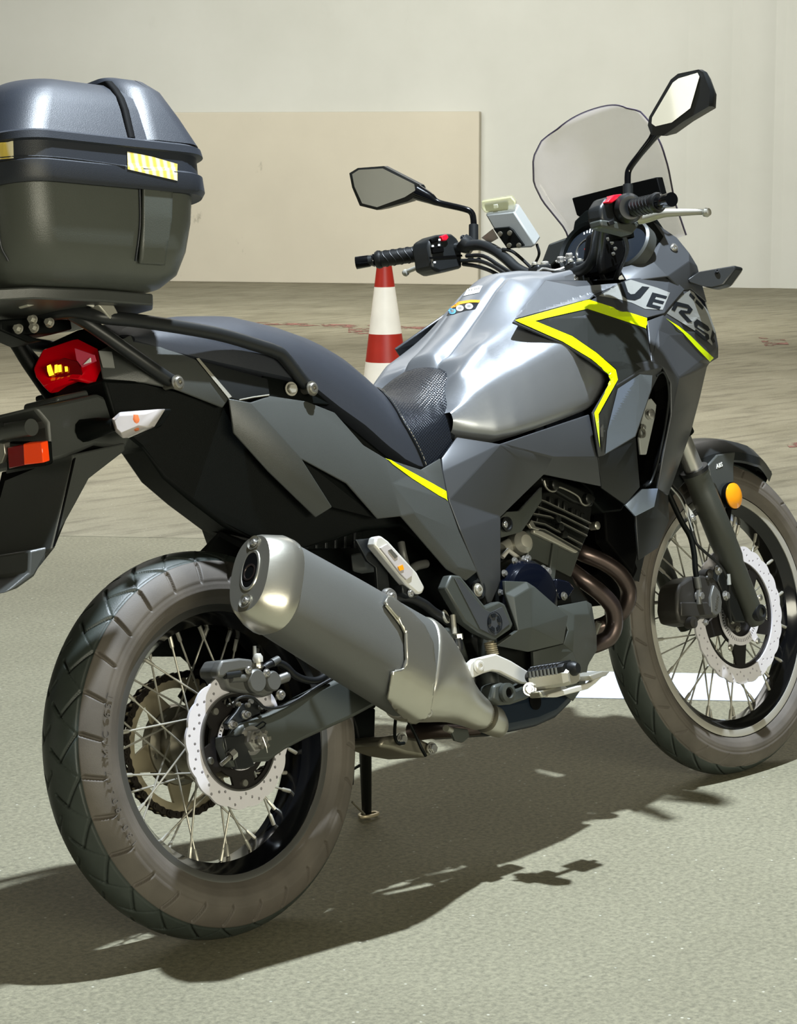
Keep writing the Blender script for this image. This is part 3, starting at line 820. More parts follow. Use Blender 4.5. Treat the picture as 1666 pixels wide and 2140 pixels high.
seam_x = lambda k: float(np.interp(k, [0, .25, .5, .75, 1], [.474, .462, .447, .455, .492]))
front_x = lambda k: float(np.interp(k, [0, .3, .5, .7, .85, 1], [.662, .657, .646, .630, .612, .590]))
rear_x = lambda k: -.09
def seat_part(x0, x1, n, name, m, label):
    rings = []
    for i in range(n + 1):
        t = i / n; r = []
        for side in (1, -1):
            kk = ks[::-1] if side == 1 else ks[1:]
            for k in kk:
                x = x0(k) * (1 - t) + x1(k) * t; p = seat_pt(x, k, side); r.append(p)
        b = [Vector((p.x, p.y * .93, p.z - .004)) for p in (r[-1], r[0])]
        rings.append(r + [b[0], Vector((b[0].x, 0, b[0].z)), b[1]])
    return loft(name, rings, m, seat, caps=True, label=label, sharp=50)
seat = empty('seat', bike)
sf = seat_part(seam_x, front_x, 14, 'seat_front', 'seat_vinyl', 'glossy dimpled vinyl front of the seat')
sr = seat_part(rear_x, seam_x, 34, 'seat_rear', 'seat_side', 'matt rear of the seat')
def vinyl(name, scale, strength, hexc, rough):
    m = mat(name, hexc, rough, spec=0.6); nt = m.node_tree; b = nt.nodes['Principled BSDF']
    v = nt.nodes.new('ShaderNodeTexVoronoi'); v.inputs['Scale'].default_value = scale; v.inputs['Randomness'].default_value = 0.0
    tc = nt.nodes.new('ShaderNodeTexCoord'); mp = nt.nodes.new('ShaderNodeMapping'); mp.inputs['Rotation'].default_value = (.5, .5, .8)
    nt.links.new(tc.outputs['Object'], mp.inputs[0]); nt.links.new(mp.outputs[0], v.inputs['Vector'])
    bp = nt.nodes.new('ShaderNodeBump'); bp.inputs['Strength'].default_value = strength; bp.inputs['Distance'].default_value = .0012; bp.invert = True
    nt.links.new(v.outputs['Distance'], bp.inputs['Height']); nt.links.new(bp.outputs[0], b.inputs['Normal'])
vinyl('seat_dimple', 240, 1.0, '191c22', .27)
sf.data.materials.clear(); sf.data.materials.append(MATS['seat_dimple'])
bs = bvh_of([sf, sr])
for side in (-1, 1):
    pts = []
    for k in np.linspace(.02, 1, 26):
        p = seat_pt(seam_x(k), k, side); pts.append(p + Vector((0, side * .0012, .0008)))
    tube('seat_seam', pts, .0016, 'seat_vinyl', seat, 6)
    st = bmesh.new()
    for a, b in list(zip(pts, pts[1:])):
        for f in (0.1, .6):
            q0 = a.lerp(b, f) + Vector((.004, side * .0008, .0008)); q1 = a.lerp(b, f + .3) + Vector((.004, side * .0008, .0008)); tube_bm(st, [q0, q1], .0006, 5)
    o = from_bm('stitching', st, 'steel', seat, 'pale stitches along the seam'); o['kind'] = 'stuff'

# ================================================================== SIDE COVERS
S = dict(a=(478, 833, -.130), b=(524, 841, -.138), c=(565, 827, -.128), d=(640, 838, -.132), e=(700, 862, -.141), f=(760, 930, -.148), g=(805, 957, -.150),
         P=(880, 981, -.138), O=(921, 957, -.142), N=(925, 985, -.150), i=(937, 1045, -.160), j=(632, 960, -.152), k=(725, 1010, -.157), m=(790, 1084, -.161),
         n=(695, 1060, -.148), o=(488, 905, -.122), p=(560, 985, -.130), q=(660, 1082, -.135), r=(838, 1079, -.162), s=(866, 1071, -.167), t=(933, 1190, -.160),
         u=(957, 1186, -.168), v=(974, 1214, -.166), w=(998, 1195, -.169), x=(960, 1110, -.167), y=(820, 1010, -.157))
side = shell('side_cover', S, ['abjpo', 'pjnq', 'bcdk', 'bkj', 'defk', 'fgyk', 'kym', 'gPy', 'PONi', 'Piy', 'ymr', 'yrs', 'yisx'.replace('x', ''), 'isx', 'xsuw', 'rtus', 'utvw'],
             'plastic', bike, .004, .0025, mirror=True)
rc = dict(j=(632, 960, -.152), k=(725, 1010, -.157), m=(790, 1084, -.161), n=(695, 1060, -.148), c=(716, 1040, -.130), z=(640, 985, -.140))
shell('side_cover_recess', {k: (v[0], v[1], v[2] + .012) for k, v in rc.items()}, ['jkmn'], 'plastic_dark', bike, .003, 0, mirror=True)
T = dict(a=(205, 733, -.060), b=(272, 700, -.078), c=(335, 721, -.095), d=(410, 751, -.108), e=(480, 832, -.125), f=(466, 852, -.121), g=(368, 814, -.113), h=(300, 800, -.100), i=(215, 792, -.072), j=(330, 765, -.108))
shell('tail_cover', T, ['abji', 'bcj', 'cdj', 'djg', 'defg', 'jgh', 'jhi'], 'plastic', bike, .004, .003, mirror=True)
T2 = dict(a=(411, 751, -.109), b=(560, 791, -.119), c=(565, 826, -.127), d=(500, 837, -.127), e=(484, 832, -.126))
shell('tail_cover_band', T2, ['abcde'], 'satin_black', bike, .004, .002, mirror=True)
prism('tail_trim_edge', [on(*p) for p in ((410, 749, -.1105), (416, 748, -.1105), (485, 829, -.1275), (478, 833, -.1275))], [on(*p) for p in ((410, 749, -.105), (416, 748, -.105), (485, 829, -.122), (478, 833, -.122))], 'alloy', bike, .0005, 'thin pale edge strip')
tube('trim_line', [on(500, 836, -.1285), on(530, 830, -.1285), on(562, 825.5, -.1295)], .0014, 'alloy', bike, 6, label='thin bright line above the side cover')
T3 = dict(a=(550, 785, -.112), b=(640, 800, -.118), c=(690, 845, -.128), d=(640, 842, -.126), e=(560, 828, -.122))
shell('grab_rail_mount', T3, ['abcde'], 'plastic_dark', bike, .01, .001, mirror=True)
shell('reflective_square', dict(a=(206, 733, -.064), b=(234, 735, -.074), c=(240, 769, -.080), d=(215, 768, -.071)), ['abcd'], 'reflective_tape', bike, .002, 0, label='pale square patch beside the tail light')
bpy.data.objects['reflective_square'].data.materials[0] = MATS['decal_grey']
# closed body under the seat
ub = [(215, 792), (300, 795), (368, 812), (467, 845), (560, 830), (700, 862), (850, 985), (960, 1110), (960, 1190), (840, 1100), (760, 1108), (700, 1130), (620, 1150), (560, 1137), (470, 1100), (400, 1047), (345, 1000), (300, 935), (250, 895)]
f_ = [on(x, y, -.032 if (y > 920 and x < 590) else -.092 - .022 * min(1, max(0, (x - 215) / 400))) for x, y in ub]
prism('rear_inner_fender', f_, [Vector((v.x, -v.y, v.z)) for v in f_], 'plastic_dark', bike, .006)
tube('fender_strap', [on(290, 930, .03), on(350, 1005, .03), on(430, 1098, .02), on(480, 1117, 0), on(600, 1150, -.05)], .0065, 'plastic_dark', bike, 8)
slab('hugger_edge', [(600, 1118), (760, 1108), (758, 1138), (700, 1146), (600, 1150)], -.10, .20, 'plastic_dark', bike, .003)
for k in range(6):
    slab('hugger_rib', [(640 + k * 20, 1112), (645 + k * 20, 1112), (645 + k * 20, 1146), (640 + k * 20, 1146)], -.104, .01, 'satin_black', bike, .001)
# inner fender over the tyre
rings = []
for k in range(15):
    a = math.radians(73 - k * 4.9); r = .352; rings.append([Vector((r * math.cos(a), y, .33 + r * math.sin(a) - abs(y) * .5)) for y in (-.075, -.06, 0, .06, .075)] + [Vector(((r - .01) * math.cos(a), y, .33 + (r - .01) * math.sin(a) - abs(y) * .5)) for y in (.072, .06, 0, -.06, -.072)])
loft('tyre_hugger', rings, 'plastic_dark', bike, sharp=40)
# dark filler for the black void between tyre and engine
core = [(600, 1110), (850, 1090), (1000, 1190), (1045, 1290), (1040, 1480), (1000, 1500), (900, 1440), (800, 1330), (700, 1240)]
f_ = [on(x, y, -.075) for x, y in core]
prism('dark_void_filler', f_, [Vector((v.x, -v.y, v.z)) for v in f_], 'plastic_dark', bike, .004)

# ================================================================== TAIL LIGHT, FENDER, PLATE
tl = empty('tail_light', bike)
OUT = [(89, 731, .045), (152, 710, .012), (200, 730, -.030), (214, 769, -.052), (189, 803, -.052), (160, 797, -.030), (116, 811, -.008), (106, 823, .004), (78, 788, .030), (72, 767, .042)]
INN = [(100, 745, .036), (152, 730, .008), (196, 741, -.030), (200, 765, -.044), (183, 785, -.044), (158, 783, -.026), (120, 795, -.006), (110, 800, .004), (95, 782, .024), (90, 765, .034)]
fo = [on(*p) for p in OUT]; fi = [on(*p) + Vector((-.020, 0, -.004)) for p in INN]; bk = [v + Vector((.05, 0, .004)) for v in fo]
n = len(fo); V = bk + fo + fi
F = [tuple(range(n))] + [(i, (i + 1) % n, n + (i + 1) % n, n + i) for i in range(n)] + [(n + i, n + (i + 1) % n, 2 * n + (i + 1) % n, 2 * n + i) for i in range(n)] + [tuple(range(2 * n, 3 * n))]
bevel(mk('lens', V, F, 'red_lens', tl, 'faceted red tail lamp lens'), .0015, 1)
def onp(name, poly, x_off, m, parent, thick=.002, label=None, y0=0.0, ys=-.0006):
    f = [onx(px, py, on(px, py, -.0007 * (px - 145) + y0).x + x_off) for px, py in poly]
    return prism(name, f, [v + Vector((thick, 0, 0)) for v in f], m, parent, 0, label)
onp('lens_inner', [(91, 768), (132, 748), (164, 757), (171, 785), (150, 795), (106, 800)], -.021, 'red_lens_dark', tl, .003, 'darker inner window')
onp('lens_facet', [(156, 728), (196, 742), (200, 755), (172, 768), (160, 752)], -.0225, 'amber_lens', tl, .002, 'pink clear facet')
bpy.data.objects['lens_facet'].data.materials[0] = mat('pink_lens', 'c8485e', .1, coat=.5)
onp('lens_facet', [(174, 762), (188, 748), (189, 757)], -.0245, 'white_print', tl, .002)
for poly in ([(98, 765), (104, 762), (108, 775), (111, 783), (103, 786), (99, 775)], [(114, 763), (118, 762), (119, 778), (114, 780)], [(121, 763), (126, 762), (127, 777), (122, 778)], [(135, 766), (139, 766), (140, 776), (136, 777)]):
    onp('lamp_element', poly, -.0245, 'led_yellow', tl, .002, 'glowing yellow lamp element')
hs = [on(*p) for p in ((80, 722, .06), (150, 690, .02), (235, 705, -.055), (250, 735, -.075), (222, 790, -.075), (190, 812, -.062), (108, 832, .0), (74, 795, .04), (66, 765, .055))]
prism('lamp_housing', [v + Vector((.012, 0, 0)) for v in hs], [v + Vector((.10, 0, .01)) for v in hs], 'plastic_dark', tl, .004)
# hanger and mudflap
fd = empty('rear_fender', bike)
def half(px, y, m, name, parent, bev=.003, label=None):
    f = [on(a, b, y) for a, b in px]; return prism(name, f, [Vector((v.x, -v.y, v.z)) for v in f], m, parent, bev, label)
half([(118, 842), (200, 826), (262, 848), (335, 845), (330, 800), (250, 800), (120, 828)], -.045, 'plastic', 'fender_arm', fd, .004)
half([(70, 850), (118, 842), (205, 822), (265, 850), (275, 912), (262, 940), (200, 930), (150, 952), (105, 965), (98, 885)], -.080, 'plastic', 'fender_top', fd, .006)
half([(150, 950), (262, 925), (262, 942), (187, 1000), (160, 1050), (125, 1113), (113, 1148), (104, 1150), (152, 962)], -.088, 'plastic', 'fender_wing', fd, .003)
half([(150, 955), (187, 980), (125, 1110), (95, 1163), (73, 1204), (38, 1229), (8, 1240), (60, 1196), (62, 1150), (110, 1140)], -.076, 'plastic', 'mudflap', fd, .004)
# licence plate (blank black) facing back
pr0, pr1 = on(155, 958, -.09), on(112, 1143, -.09)
f = [pr0, Vector((pr0.x, .10, pr0.z + .002)), Vector((pr1.x, .10, pr1.z)), pr1]
prism('licence_plate', f, [v + Vector((.004, 0, .001)) for v in f], 'plate_black', bike, .0006, 'plain black number plate')
# lamp tube, reflectors
a = on(66, 893, -.07); b = a + Vector((0, .16, .006))
tube('plate_lamp', [a, a.lerp(b, .5), b], .0135, 'plastic', bike, 24)
lathe('lamp_screw', [(0, .0), (.004, 0), (.004, .002), (0, .002)], on(22, 889, -.02) + Vector((-.015, 0, .002)), (-1, 0, .1), 'engine_black', bike, 16)
onp('lamp_lens', [(12, 916), (50, 908), (46, 918), (33, 924), (14, 922)], -.02, 'red_reflector', bike, .004)
def refl(name, px, m, off, label):
    f = [onx(x, y, on(90, 950, -.055).x + off) for x, y in px]
    return prism(name, f, [v + Vector((.014, 0, .002)) for v in f], m, bike, .0015, label)
refl('reflector_frame', [(12, 926), (94, 926), (97, 970), (94, 974), (14, 984)], 'plastic_dark', -.018, None)
refl('reflector', [(15, 935), (50, 929), (52, 972), (18, 980)], 'red_reflector', -.026, 'dark red reflector half')
refl('reflector', [(48, 928), (86, 925), (90, 967), (50, 972)], 'orange_lens', -.028, 'bright orange reflector half')
refl('lamp_bezel', [(0, 925), (7, 927), (10, 950), (4, 968), (-6, 972)], 'steel', -.03, 'edge of a chrome bezel')

# ================================================================== INDICATORS
for s in (-1, 1):
    ti = empty('indicator', bike); ti['label'] = 'clear rear turn signal on its short stalk, right side' if s < 0 else 'clear rear turn signal on the far side of the plate'
    mr = lambda v: Vector((v.x, v.y * -s, v.z))
    FO = [(233, 876, -.150), (250, 861, -.160), (333, 855, -.182), (309, 893, -.182), (256, 916, -.160), (241, 903, -.153)]
    fo = [on(*p) for p in FO]; ce = [c.lerp(sum(fo, Vector()) / 6, .35) + Vector((-.012, -.006, 0)) for c in fo]; bk = [v + Vector((.022, .01, 0)) for v in fo]
    bk2 = [mr(v + Vector((.045, .018, 0))) for v in fo]
    fo, ce, bk = [mr(v) for v in fo], [mr(v) for v in ce], [mr(v) for v in bk]
    n = 6; V = bk + fo + ce
    bevel(mk('lens', V, [tuple(range(n))] + [(i, (i + 1) % n, n + (i + 1) % n, n + i) for i in range(n)] + [(n + i, n + (i + 1) % n, 2 * n + (i + 1) % n, 2 * n + i) for i in range(n)] + [tuple(range(2 * n, 3 * n))], 'clear_lens', ti, 'clear faceted lens'), .001, 1)
    prism('housing', bk, bk2, 'plastic_dark', ti, .003)
    lathe('bulb', [(0, -.014), (.006, -.012), (.009, -.004), (.009, .004), (.006, .012), (0, .014)], mr(on(284, 884, -.168) + Vector((-.005, -.004, 0))), (.2, 0, 1), 'bulb_amber', ti, 16, label='amber bulb')
    tube('stalk', [mr(on(175, 900, -.08)), mr(on(205, 893, -.11)), mr(on(240, 888, -.150))], [.019, .016, .010], 'plastic_dark', ti, 10)

# ================================================================== RACK
rack = empty('luggage_rack', bike)
rail = [(650, 812, -.127), (632, 795, -.131), (592, 745, -.134), (572, 733, -.134), (545, 724, -.133), (450, 697, -.130), (300, 672, -.125), (225, 664, -.118), (190, 658, -.104), (150, 652, -.080)]
cr = [on(*p) for p in rail]
x0 = cr[-1].x
left = [Vector((v.x, -v.y, v.z)) for v in cr[::-1]]
mid = [Vector((x0 - .01, -.04, cr[-1].z + .004)), Vector((x0 - .01, .04, cr[-1].z + .004))]
tube('rack_tube', cr + mid + left, .0112, 'satin_black', rack, 18, smooth=4, label='curved black carrier tube')
for s in (-1, 1):
    P_ = [on(148, 655, -.075), on(190, 680, -.095), on(300, 757, -.115), on(345, 788, -.119), on(360, 797, -.120)]
    P_ = [Vector((v.x, v.y if s < 0 else -v.y, v.z)) for v in P_]
    tube('rack_stay', P_, .0110, 'satin_black', rack, 18, smooth=3)
    for (q, r_) in ((on(371, 800, -.135), .0095), (on(652, 812, -.142), .0095)):
        q = Vector((q.x, q.y if s < 0 else -q.y, q.z))
        lathe('rack_spacer', [(0, 0), (.0075, 0), (.0075, .03), (0, .03)], q, (0, -s, 0), 'steel', rack, 20)
        bolt('rack_bolt', q, (0, s, 0), r_, .007, 'steel', rack, False)
q = on(608, 813, -.125); bolt('frame_bolt', q, (-.2, -1, 0), .009, .008, 'alloy', rack)
# loop towards the left below the plate, and brackets
tube('rack_tube', [on(-40, 655, .07), on(20, 700, .06), on(60, 760, .055), on(108, 830, .05)], .0115, 'plastic_dark', rack, 14, smooth=4)
slab('rack_bracket', [(0, 668), (60, 664), (148, 668), (152, 688), (110, 697), (60, 700), (90, 712), (60, 716), (0, 690)], -.03, .05, 'plastic_dark', rack, .003)
for px, py in ((70, 669), (105, 675), (73, 686), (40, 688)):
    bolt('rack_bolt', on(px, py, -.05), (-1, -.3, .3), .006, .010, 'alloy', rack)
# mounting plate carrying the case
def onz(px, py, z):
    d = np.array([(px - W_ / 2) / F_, -(py - H_ / 2) / F_, -1.0]) @ RB
    return Vector(CB + (z - CB[2]) / d[2] * d)
pl = [(-.055, -.105), (-.085, -.142), (-.20, -.155), (-.33, -.150), (-.40, -.11), (-.42, -.05)]
pl = pl + [(x, -y) for x, y in pl[::-1]]
tz = lambda x: 1.066 + .08 * (-x - .2)
top = [Vector((x, y, tz(x))) for x, y in pl]
prism('mounting_plate', top, [Vector((v.x * .985 - .003, v.y * .985, v.z - .019)) for v in top], 'plastic', rack, .003, 'wide grey carrier plate')
prism('plate_rim', [v + Vector((0, 0, .0005)) * 1 for v in [Vector((x * .9 - .02, y * .86, tz(x) + .0005)) for x, y in pl]], [Vector((x * .93 - .015, y * .92, tz(x) - .004)) for x, y in pl], 'plastic_dark', rack, 0)
for px, py, yy in ((55, 626, -.10), (225, 652, -.125), (10, 622, -.06)):
    c = on(px, py, yy)
    prism('clamp_bracket', [c + Vector(v) for v in ((-.02, -.004, .012), (.012, -.004, .010), (.02, -.004, -.008), (.0, -.004, -.012))], [c + Vector(v) for v in ((-.02, .02, .012), (.012, .02, .010), (.02, .02, -.008), (.0, .02, -.012))], 'alloy', rack, .002, 'bright clamp bracket')
tube('clamp_wire', [on(88, 628, -.10), on(120, 630, -.11), (on(180, 634, -.12)), on(195, 639, -.12)], .0028, 'alloy_white', rack, 8)

# ================================================================== TOP CASE (lifts off the rack)
case = empty('top_case')
case.location = bike.location; case.rotation_euler = bike.rotation_euler
case['label'] = 'large black plastic top box with reflective strips clamped on the rear rack'; case['category'] = 'top case'
CO = Vector((-.2, 0, 1.05)); TILT = Matrix.Rotation(.08, 4, 'Y')
def cring(z, x0, x1, hy, r, N=10, drop=0, bow=0.0):
    pts = []
    for cx, cy, a0 in ((x1 - r, hy - r, 0), (x0 + r, hy - r, 90), (x0 + r, -hy + r, 180), (x1 - r, -hy + r, 270)):
        for k in range(N + 1):
            a = math.radians(a0 + 90 * k / N); x = cx + r * math.cos(a); y = cy + r * math.sin(a)
            pts.append((x, y))
    out = []
    for x, y in pts:
        zz = z - drop * max(0, (x - x0) / (x1 - x0)) ** 2
        out.append(CO + TILT @ Vector((x + .2, y, zz)))
    return out
def cloft(name, secs, m, label=None, N=10):
    return loft(name, [cring(*s, N=N) if len(s) == 5 else cring(*s[:5], N=N, drop=s[5]) for s in secs], m, case, sharp=32, label=label)
body = cloft('case_body', [(.0185, -.34, -.09, .165, .05), (.023, -.358, -.072, .185, .06), (.040, -.378, -.052, .206, .065), (.075, -.39, -.040, .219, .065), (.12, -.396, -.031, .227, .065), (.172, -.400, -.026, .232, .065)], 'case_base', 'black lower shell')
band = cloft('case_band', [(.160, -.404, -.022, .236, .066), (.158, -.410, -.014, .243, .068), (.166, -.413, -.010, .2465, .068), (.190, -.413, -.012, .2465, .068), (.193, -.409, -.018, .243, .068), (.220, -.409, -.018, .243, .068), (.2225, -.413, -.008, .2475, .068), (.234, -.412, -.010, .246, .068), (.238, -.406, -.018, .240, .066)], 'case_black', 'belt of the top case')
lid = cloft('case_lid', [(.234, -.402, -.022, .236, .064), (.25, -.392, -.030, .229, .062), (.29, -.368, -.044, .211, .062), (.315, -.352, -.055, .196, .062), (.331, -.333, -.072, .178, .062), (.342, -.315, -.09, .160, .06), (.347, -.29, -.115, .135, .05), (.349, -.25, -.15, .10, .04)], 'case_black', 'domed upper shell')
# front hump of the lid and dark slot between the two levels
hump = cloft('lid_hump', [(.24, -.175, -.018, .238, .05), (.29, -.165, -.034, .217, .05), (.335, -.155, -.046, .192, .05), (.353, -.15, -.062, .172, .045), (.362, -.145, -.085, .145, .02)], 'case_black', 'raised front part of the lid')
slot = cloft('lid_slot', [(.24, -.185, -.17, .2380, .006), (.29, -.175, -.16, .2175, .006), (.312, -.17, -.155, .2040, .006), (.331, -.165, -.15, .1865, .006), (.349, -.16, -.145, .166, .006)], 'plate_black', 'dark groove in the lid')
for poly in ([(292, 386), (352, 402), (350, 460), (336, 552), (284, 548), (291, 470)], ):
    raised('body_rib', poly, [body], 'case_base', case, .0045, 10)
wrap_line('body_crease', [(290, 386), (291, 470), (282, 545)], [body], .0016, 'case_black', case, .002)
wrap_line('body_crease', [(-4, 380), (0, 500), (18, 545)], [body], .0016, 'case_black', case, .001)
wrap_line('belt_line', [(-6, 330), (60, 326), (150, 332), (262, 348)], [band], .0012, 'case_black', case, .0005)
bb = bvh_of([band, lid, body])
def tape_mat():
    m = mat('tape_cells', 'ffffff', .4); nt = m.node_tree; b = nt.nodes['Principled BSDF']
    tc = nt.nodes.new('ShaderNodeTexCoord'); wv = nt.nodes.new('ShaderNodeTexWave'); wv.inputs['Scale'].default_value = 22; wv.inputs['Distortion'].default_value = 1.0
    wv.bands_direction = 'X'
    nt.links.new(tc.outputs['Object'], wv.inputs['Vector']); r = ramp(nt, wv.outputs['Fac'], [(.2, 'd8bf5a'), (.8, 'e6dcb8')])
    nt.links.new(r.outputs[0], b.inputs['Base Color'])
tape_mat()
for poly in ([(265, 317), (318, 328), (370, 343), (370, 378), (318, 366), (266, 354)], [(-8, 297), (28, 295), (29, 331), (-8, 334)]):
    decal('reflective_strip', poly, None, 'tape_cells', case, 8, .0012, bb, 'yellow-white reflective strip')

# ================================================================== SWINGARM, REAR BRAKE
sw = empty('swingarm', bike)
arm = [(500, 1515), (560, 1492), (665, 1438), (740, 1405), (850, 1350), (960, 1300), (990, 1400), (850, 1440), (745, 1497), (640, 1545), (600, 1566), (566, 1590), (500, 1597), (480, 1560)]
for s in (-1, 1):
    f_ = [on(x, y, -.110) for x, y in arm]; b_ = [v + Vector((0, .026, 0)) for v in f_]
    if s > 0: f_ = [Vector((v.x, -v.y, v.z)) for v in f_]; b_ = [Vector((v.x, -v.y, v.z)) for v in b_]
    prism('swingarm_beam', f_, b_, 'engine_cover', sw, .007, 'dark grey swingarm beam')
slab('axle_plate', [(468, 1541), (478, 1537), (494, 1538), (510, 1533), (516, 1545), (524, 1556), (520, 1570), (534, 1600), (515, 1607), (496, 1608), (488, 1580), (474, 1572)], -.116, .012, 'satin_black', sw, .002)
slab('adjuster_block', [(466, 1540), (492, 1540), (512, 1606), (486, 1602), (478, 1590), (466, 1560)], -.113, .02, 'engine_cover', sw, .002)
tube('adjuster_slot', [on(530, 1522, -.1115), on(550, 1508, -.1115), on(556, 1512, -.1115), on(552, 1518, -.1115), on(534, 1529, -.1115)], .0012, 'plastic_dark', sw, 6)
lathe('arm_stud', [(0, .003), (.006, .002), (.008, 0)], on(529, 1560, -.111), (0, -1, 0), 'alloy', sw, 20)
slab('chain_guard', [(305, 1372), (381, 1372), (408, 1397), (402, 1412), (375, 1455), (400, 1480), (440, 1500), (640, 1480), (700, 1400), (680, 1240), (560, 1230), (420, 1260), (330, 1310)], .088, .006, 'plastic_dark', sw, .001)
ac = on(556, 1547, -.118); ac = Vector((0, -.111, .32))
bm = bmesh.new(); lathe_bm(bm, [(0, 0), (.024, 0), (.024, .003), (0, .003)], ac, (0, -1, 0), 32); lathe_bm(bm, [(.0195, .003), (.0195, .015), (.0175, .018), (0, .018)], ac, (0, -1, 0), 6)
lathe_bm(bm, [(.0115, .016), (.0115, .03), (.010, .032), (.005, .032), (.005, .024), (0, .024)], ac, (0, -1, 0), 24)
from_bm('axle_nut', bm, 'chrome', sw, 'castellated chrome axle nut', sharp=30)
for k in range(6):
    a = PI / 3 * k; bm = bmesh.new(); box_bm(bm, ac + Vector((.0125 * math.cos(a), -.030, .0125 * math.sin(a))), .006, .007, .006, Matrix.Rotation(-a, 3, 'Y')); from_bm('nut_lug', bm, 'steel', sw)
tube('split_pin', [ac + Vector(v) for v in ((.0, -.027, .014), (.002, -.033, -.012), (.004, -.031, -.022))], .0012, 'chrome', sw, 6)
# adjuster bolt at the axle plate
c = on(473, 1587, -.125); tube('adjuster_bolt', [c + Vector((-.012, 0, -.006)), c + Vector((.022, 0, .008))], .004, 'steel', sw, 12)
lathe('adjuster_nut', [(.0085, 0), (.0085, .012), (0, .012)], c + Vector((.008, 0, .003)), (.9, 0, .35), 'chrome', sw, 6)
for px, py in ((483, 1515), (511, 1494)):
    bolt('bracket_bolt', on(px, py, -.105), (0, -1, 0), .0055, .012, 'chrome', sw, False)
slab('sensor_bracket', [(494, 1488), (505, 1470), (530, 1463), (548, 1470), (545, 1490), (520, 1502), (500, 1512), (480, 1526), (474, 1512), (484, 1500)], -.098, .012, 'satin_black', sw, .002)
tube('sensor_cable', [on(488, 1478, -.108), on(494, 1463, -.114), on(510, 1456, -.118), on(530, 1459, -.118), (on(546, 1474, -.116)), on(560, 1480, -.115), on(590, 1477, -.113), on(625, 1460, -.112), on(660, 1437, -.111), on(690, 1420, -.11)], .0024, 'rubber_black', sw, 8, smooth=4)
for px, py in ((496, 1472), (515, 1474), (543, 1478), (522, 1466)):
    lathe('cable_clip', [(.004, 0), (.004, .006), (0, .006)], on(px, py, -.106), (0, -1, 0), 'steel', sw, 12)
cal = empty('rear_caliper', bike)
y0 = -.098
slab('caliper_body', [(456, 1398), (466, 1379), (500, 1376), (530, 1378), (558, 1396), (578, 1408), (582, 1420), (576, 1440), (570, 1452), (552, 1457), (530, 1450), (500, 1447), (478, 1440), (470, 1420), (458, 1414)], y0, .050, 'caliper_grey', cal, .005, 'cast grey caliper')
slab('caliper_cover', [(455, 1400), (464, 1380), (502, 1375), (528, 1378), (530, 1396), (500, 1402), (480, 1406), (468, 1416), (456, 1416)], y0 - .012, .02, 'caliper_grey', cal, .004)
for px, py, r in ((528, 1424, .020), (562, 1424, .017)):
    lathe('caliper_piston', [(r, 0), (r, .010), (r * .85, .014), (0, .014)], on(px, py, y0), (0, -1, 0), 'caliper_grey', cal, 32)
tube('slide_pin', [on(470, 1412, y0 - .008), on(500, 1408, y0 - .008)], .006, 'satin_black', cal, 14)
tube('pad_pin', [on(482, 1418, y0 - .004), on(515, 1416, y0 - .004)], .007, 'caliper_grey', cal, 14)
for px, py in ((519, 1400), (557, 1407)):
    bolt('caliper_bolt', on(px, py, y0 - .010), (0, -1, 0), .0058, .005, 'chrome', cal, False)
tube('bleed_nipple', [on(533, 1382, y0 - .004), on(532, 1350, y0 - .004)], [.0035, .0035, .0030], 'alloy', cal, 10)
lathe('bleed_cap', [(.008, 0), (.009, .008), (.006, .014), (0, .015)], on(540, 1384, y0 - .006), (0, 0, 1), 'alloy_white', cal, 20)
bolt('banjo_bolt', on(540, 1396, y0 - .002), (0, 0, 1), .007, .012, 'steel', cal)
lathe('slide_cap', [(.009, 0), (.009, .026), (.006, .03), (0, .03)], on(572, 1424, y0), (.95, -.3, .15), 'caliper_grey', cal, 20)
bolt('mount_bolt', on(585, 1452, y0 - .004), (0, -1, 0), .0068, .008, 'chrome', cal, False)
tube('brake_hose', [on(552, 1396, y0 - .004), on(562, 1389, y0 - .006), on(580, 1385, y0 - .006), on(598, 1393, y0 - .008), on(615, 1410, y0 - .01), (on(640, 1421, y0 - .01)), on(668, 1420, y0 - .008), on(700, 1395, y0)], .0062, 'rubber_black', cal, 12, smooth=4, label='black rubber brake hose')
lathe('hose_ferrule', [(.0072, 0), (.0072, .016), (0, .016)], on(568, 1386, y0 - .006), (.95, 0, .2), 'caliper_grey', cal, 16)

# ================================================================== EXHAUST
ex = empty('exhaust', bike)
m0, m1 = on(566, 1221, -.238), on(872, 1402, -.212)
axm = (m1 - m0).normalized(); upm = Vector((.25, .12, 1))
def ring(t, a, b, e=2.6, dc=(0, 0, 0)): return oval(m0.lerp(m1, t) + Vector(dc), axm, upm, a, b, e, 40)
body = loft('muffler', [ring(0.0, .072, .050), ring(.03, .078, .054), ring(.45, .084, .058), ring(1.0, .090, .061)], 'muffler_black', ex, label='satin black silencer can', sharp=30)
cap = loft('end_cap', [ring(.035, .081, .0570), ring(.02, .0815, .0575), ring(-.03, .0800, .0555), ring(-.105, .070, .044, 2.4, (0, .006, 0)), ring(-.118, .066, .040, 2.4, (0, .006, 0))], 'steel_brushed', ex, label='brushed steel end cap', sharp=28)
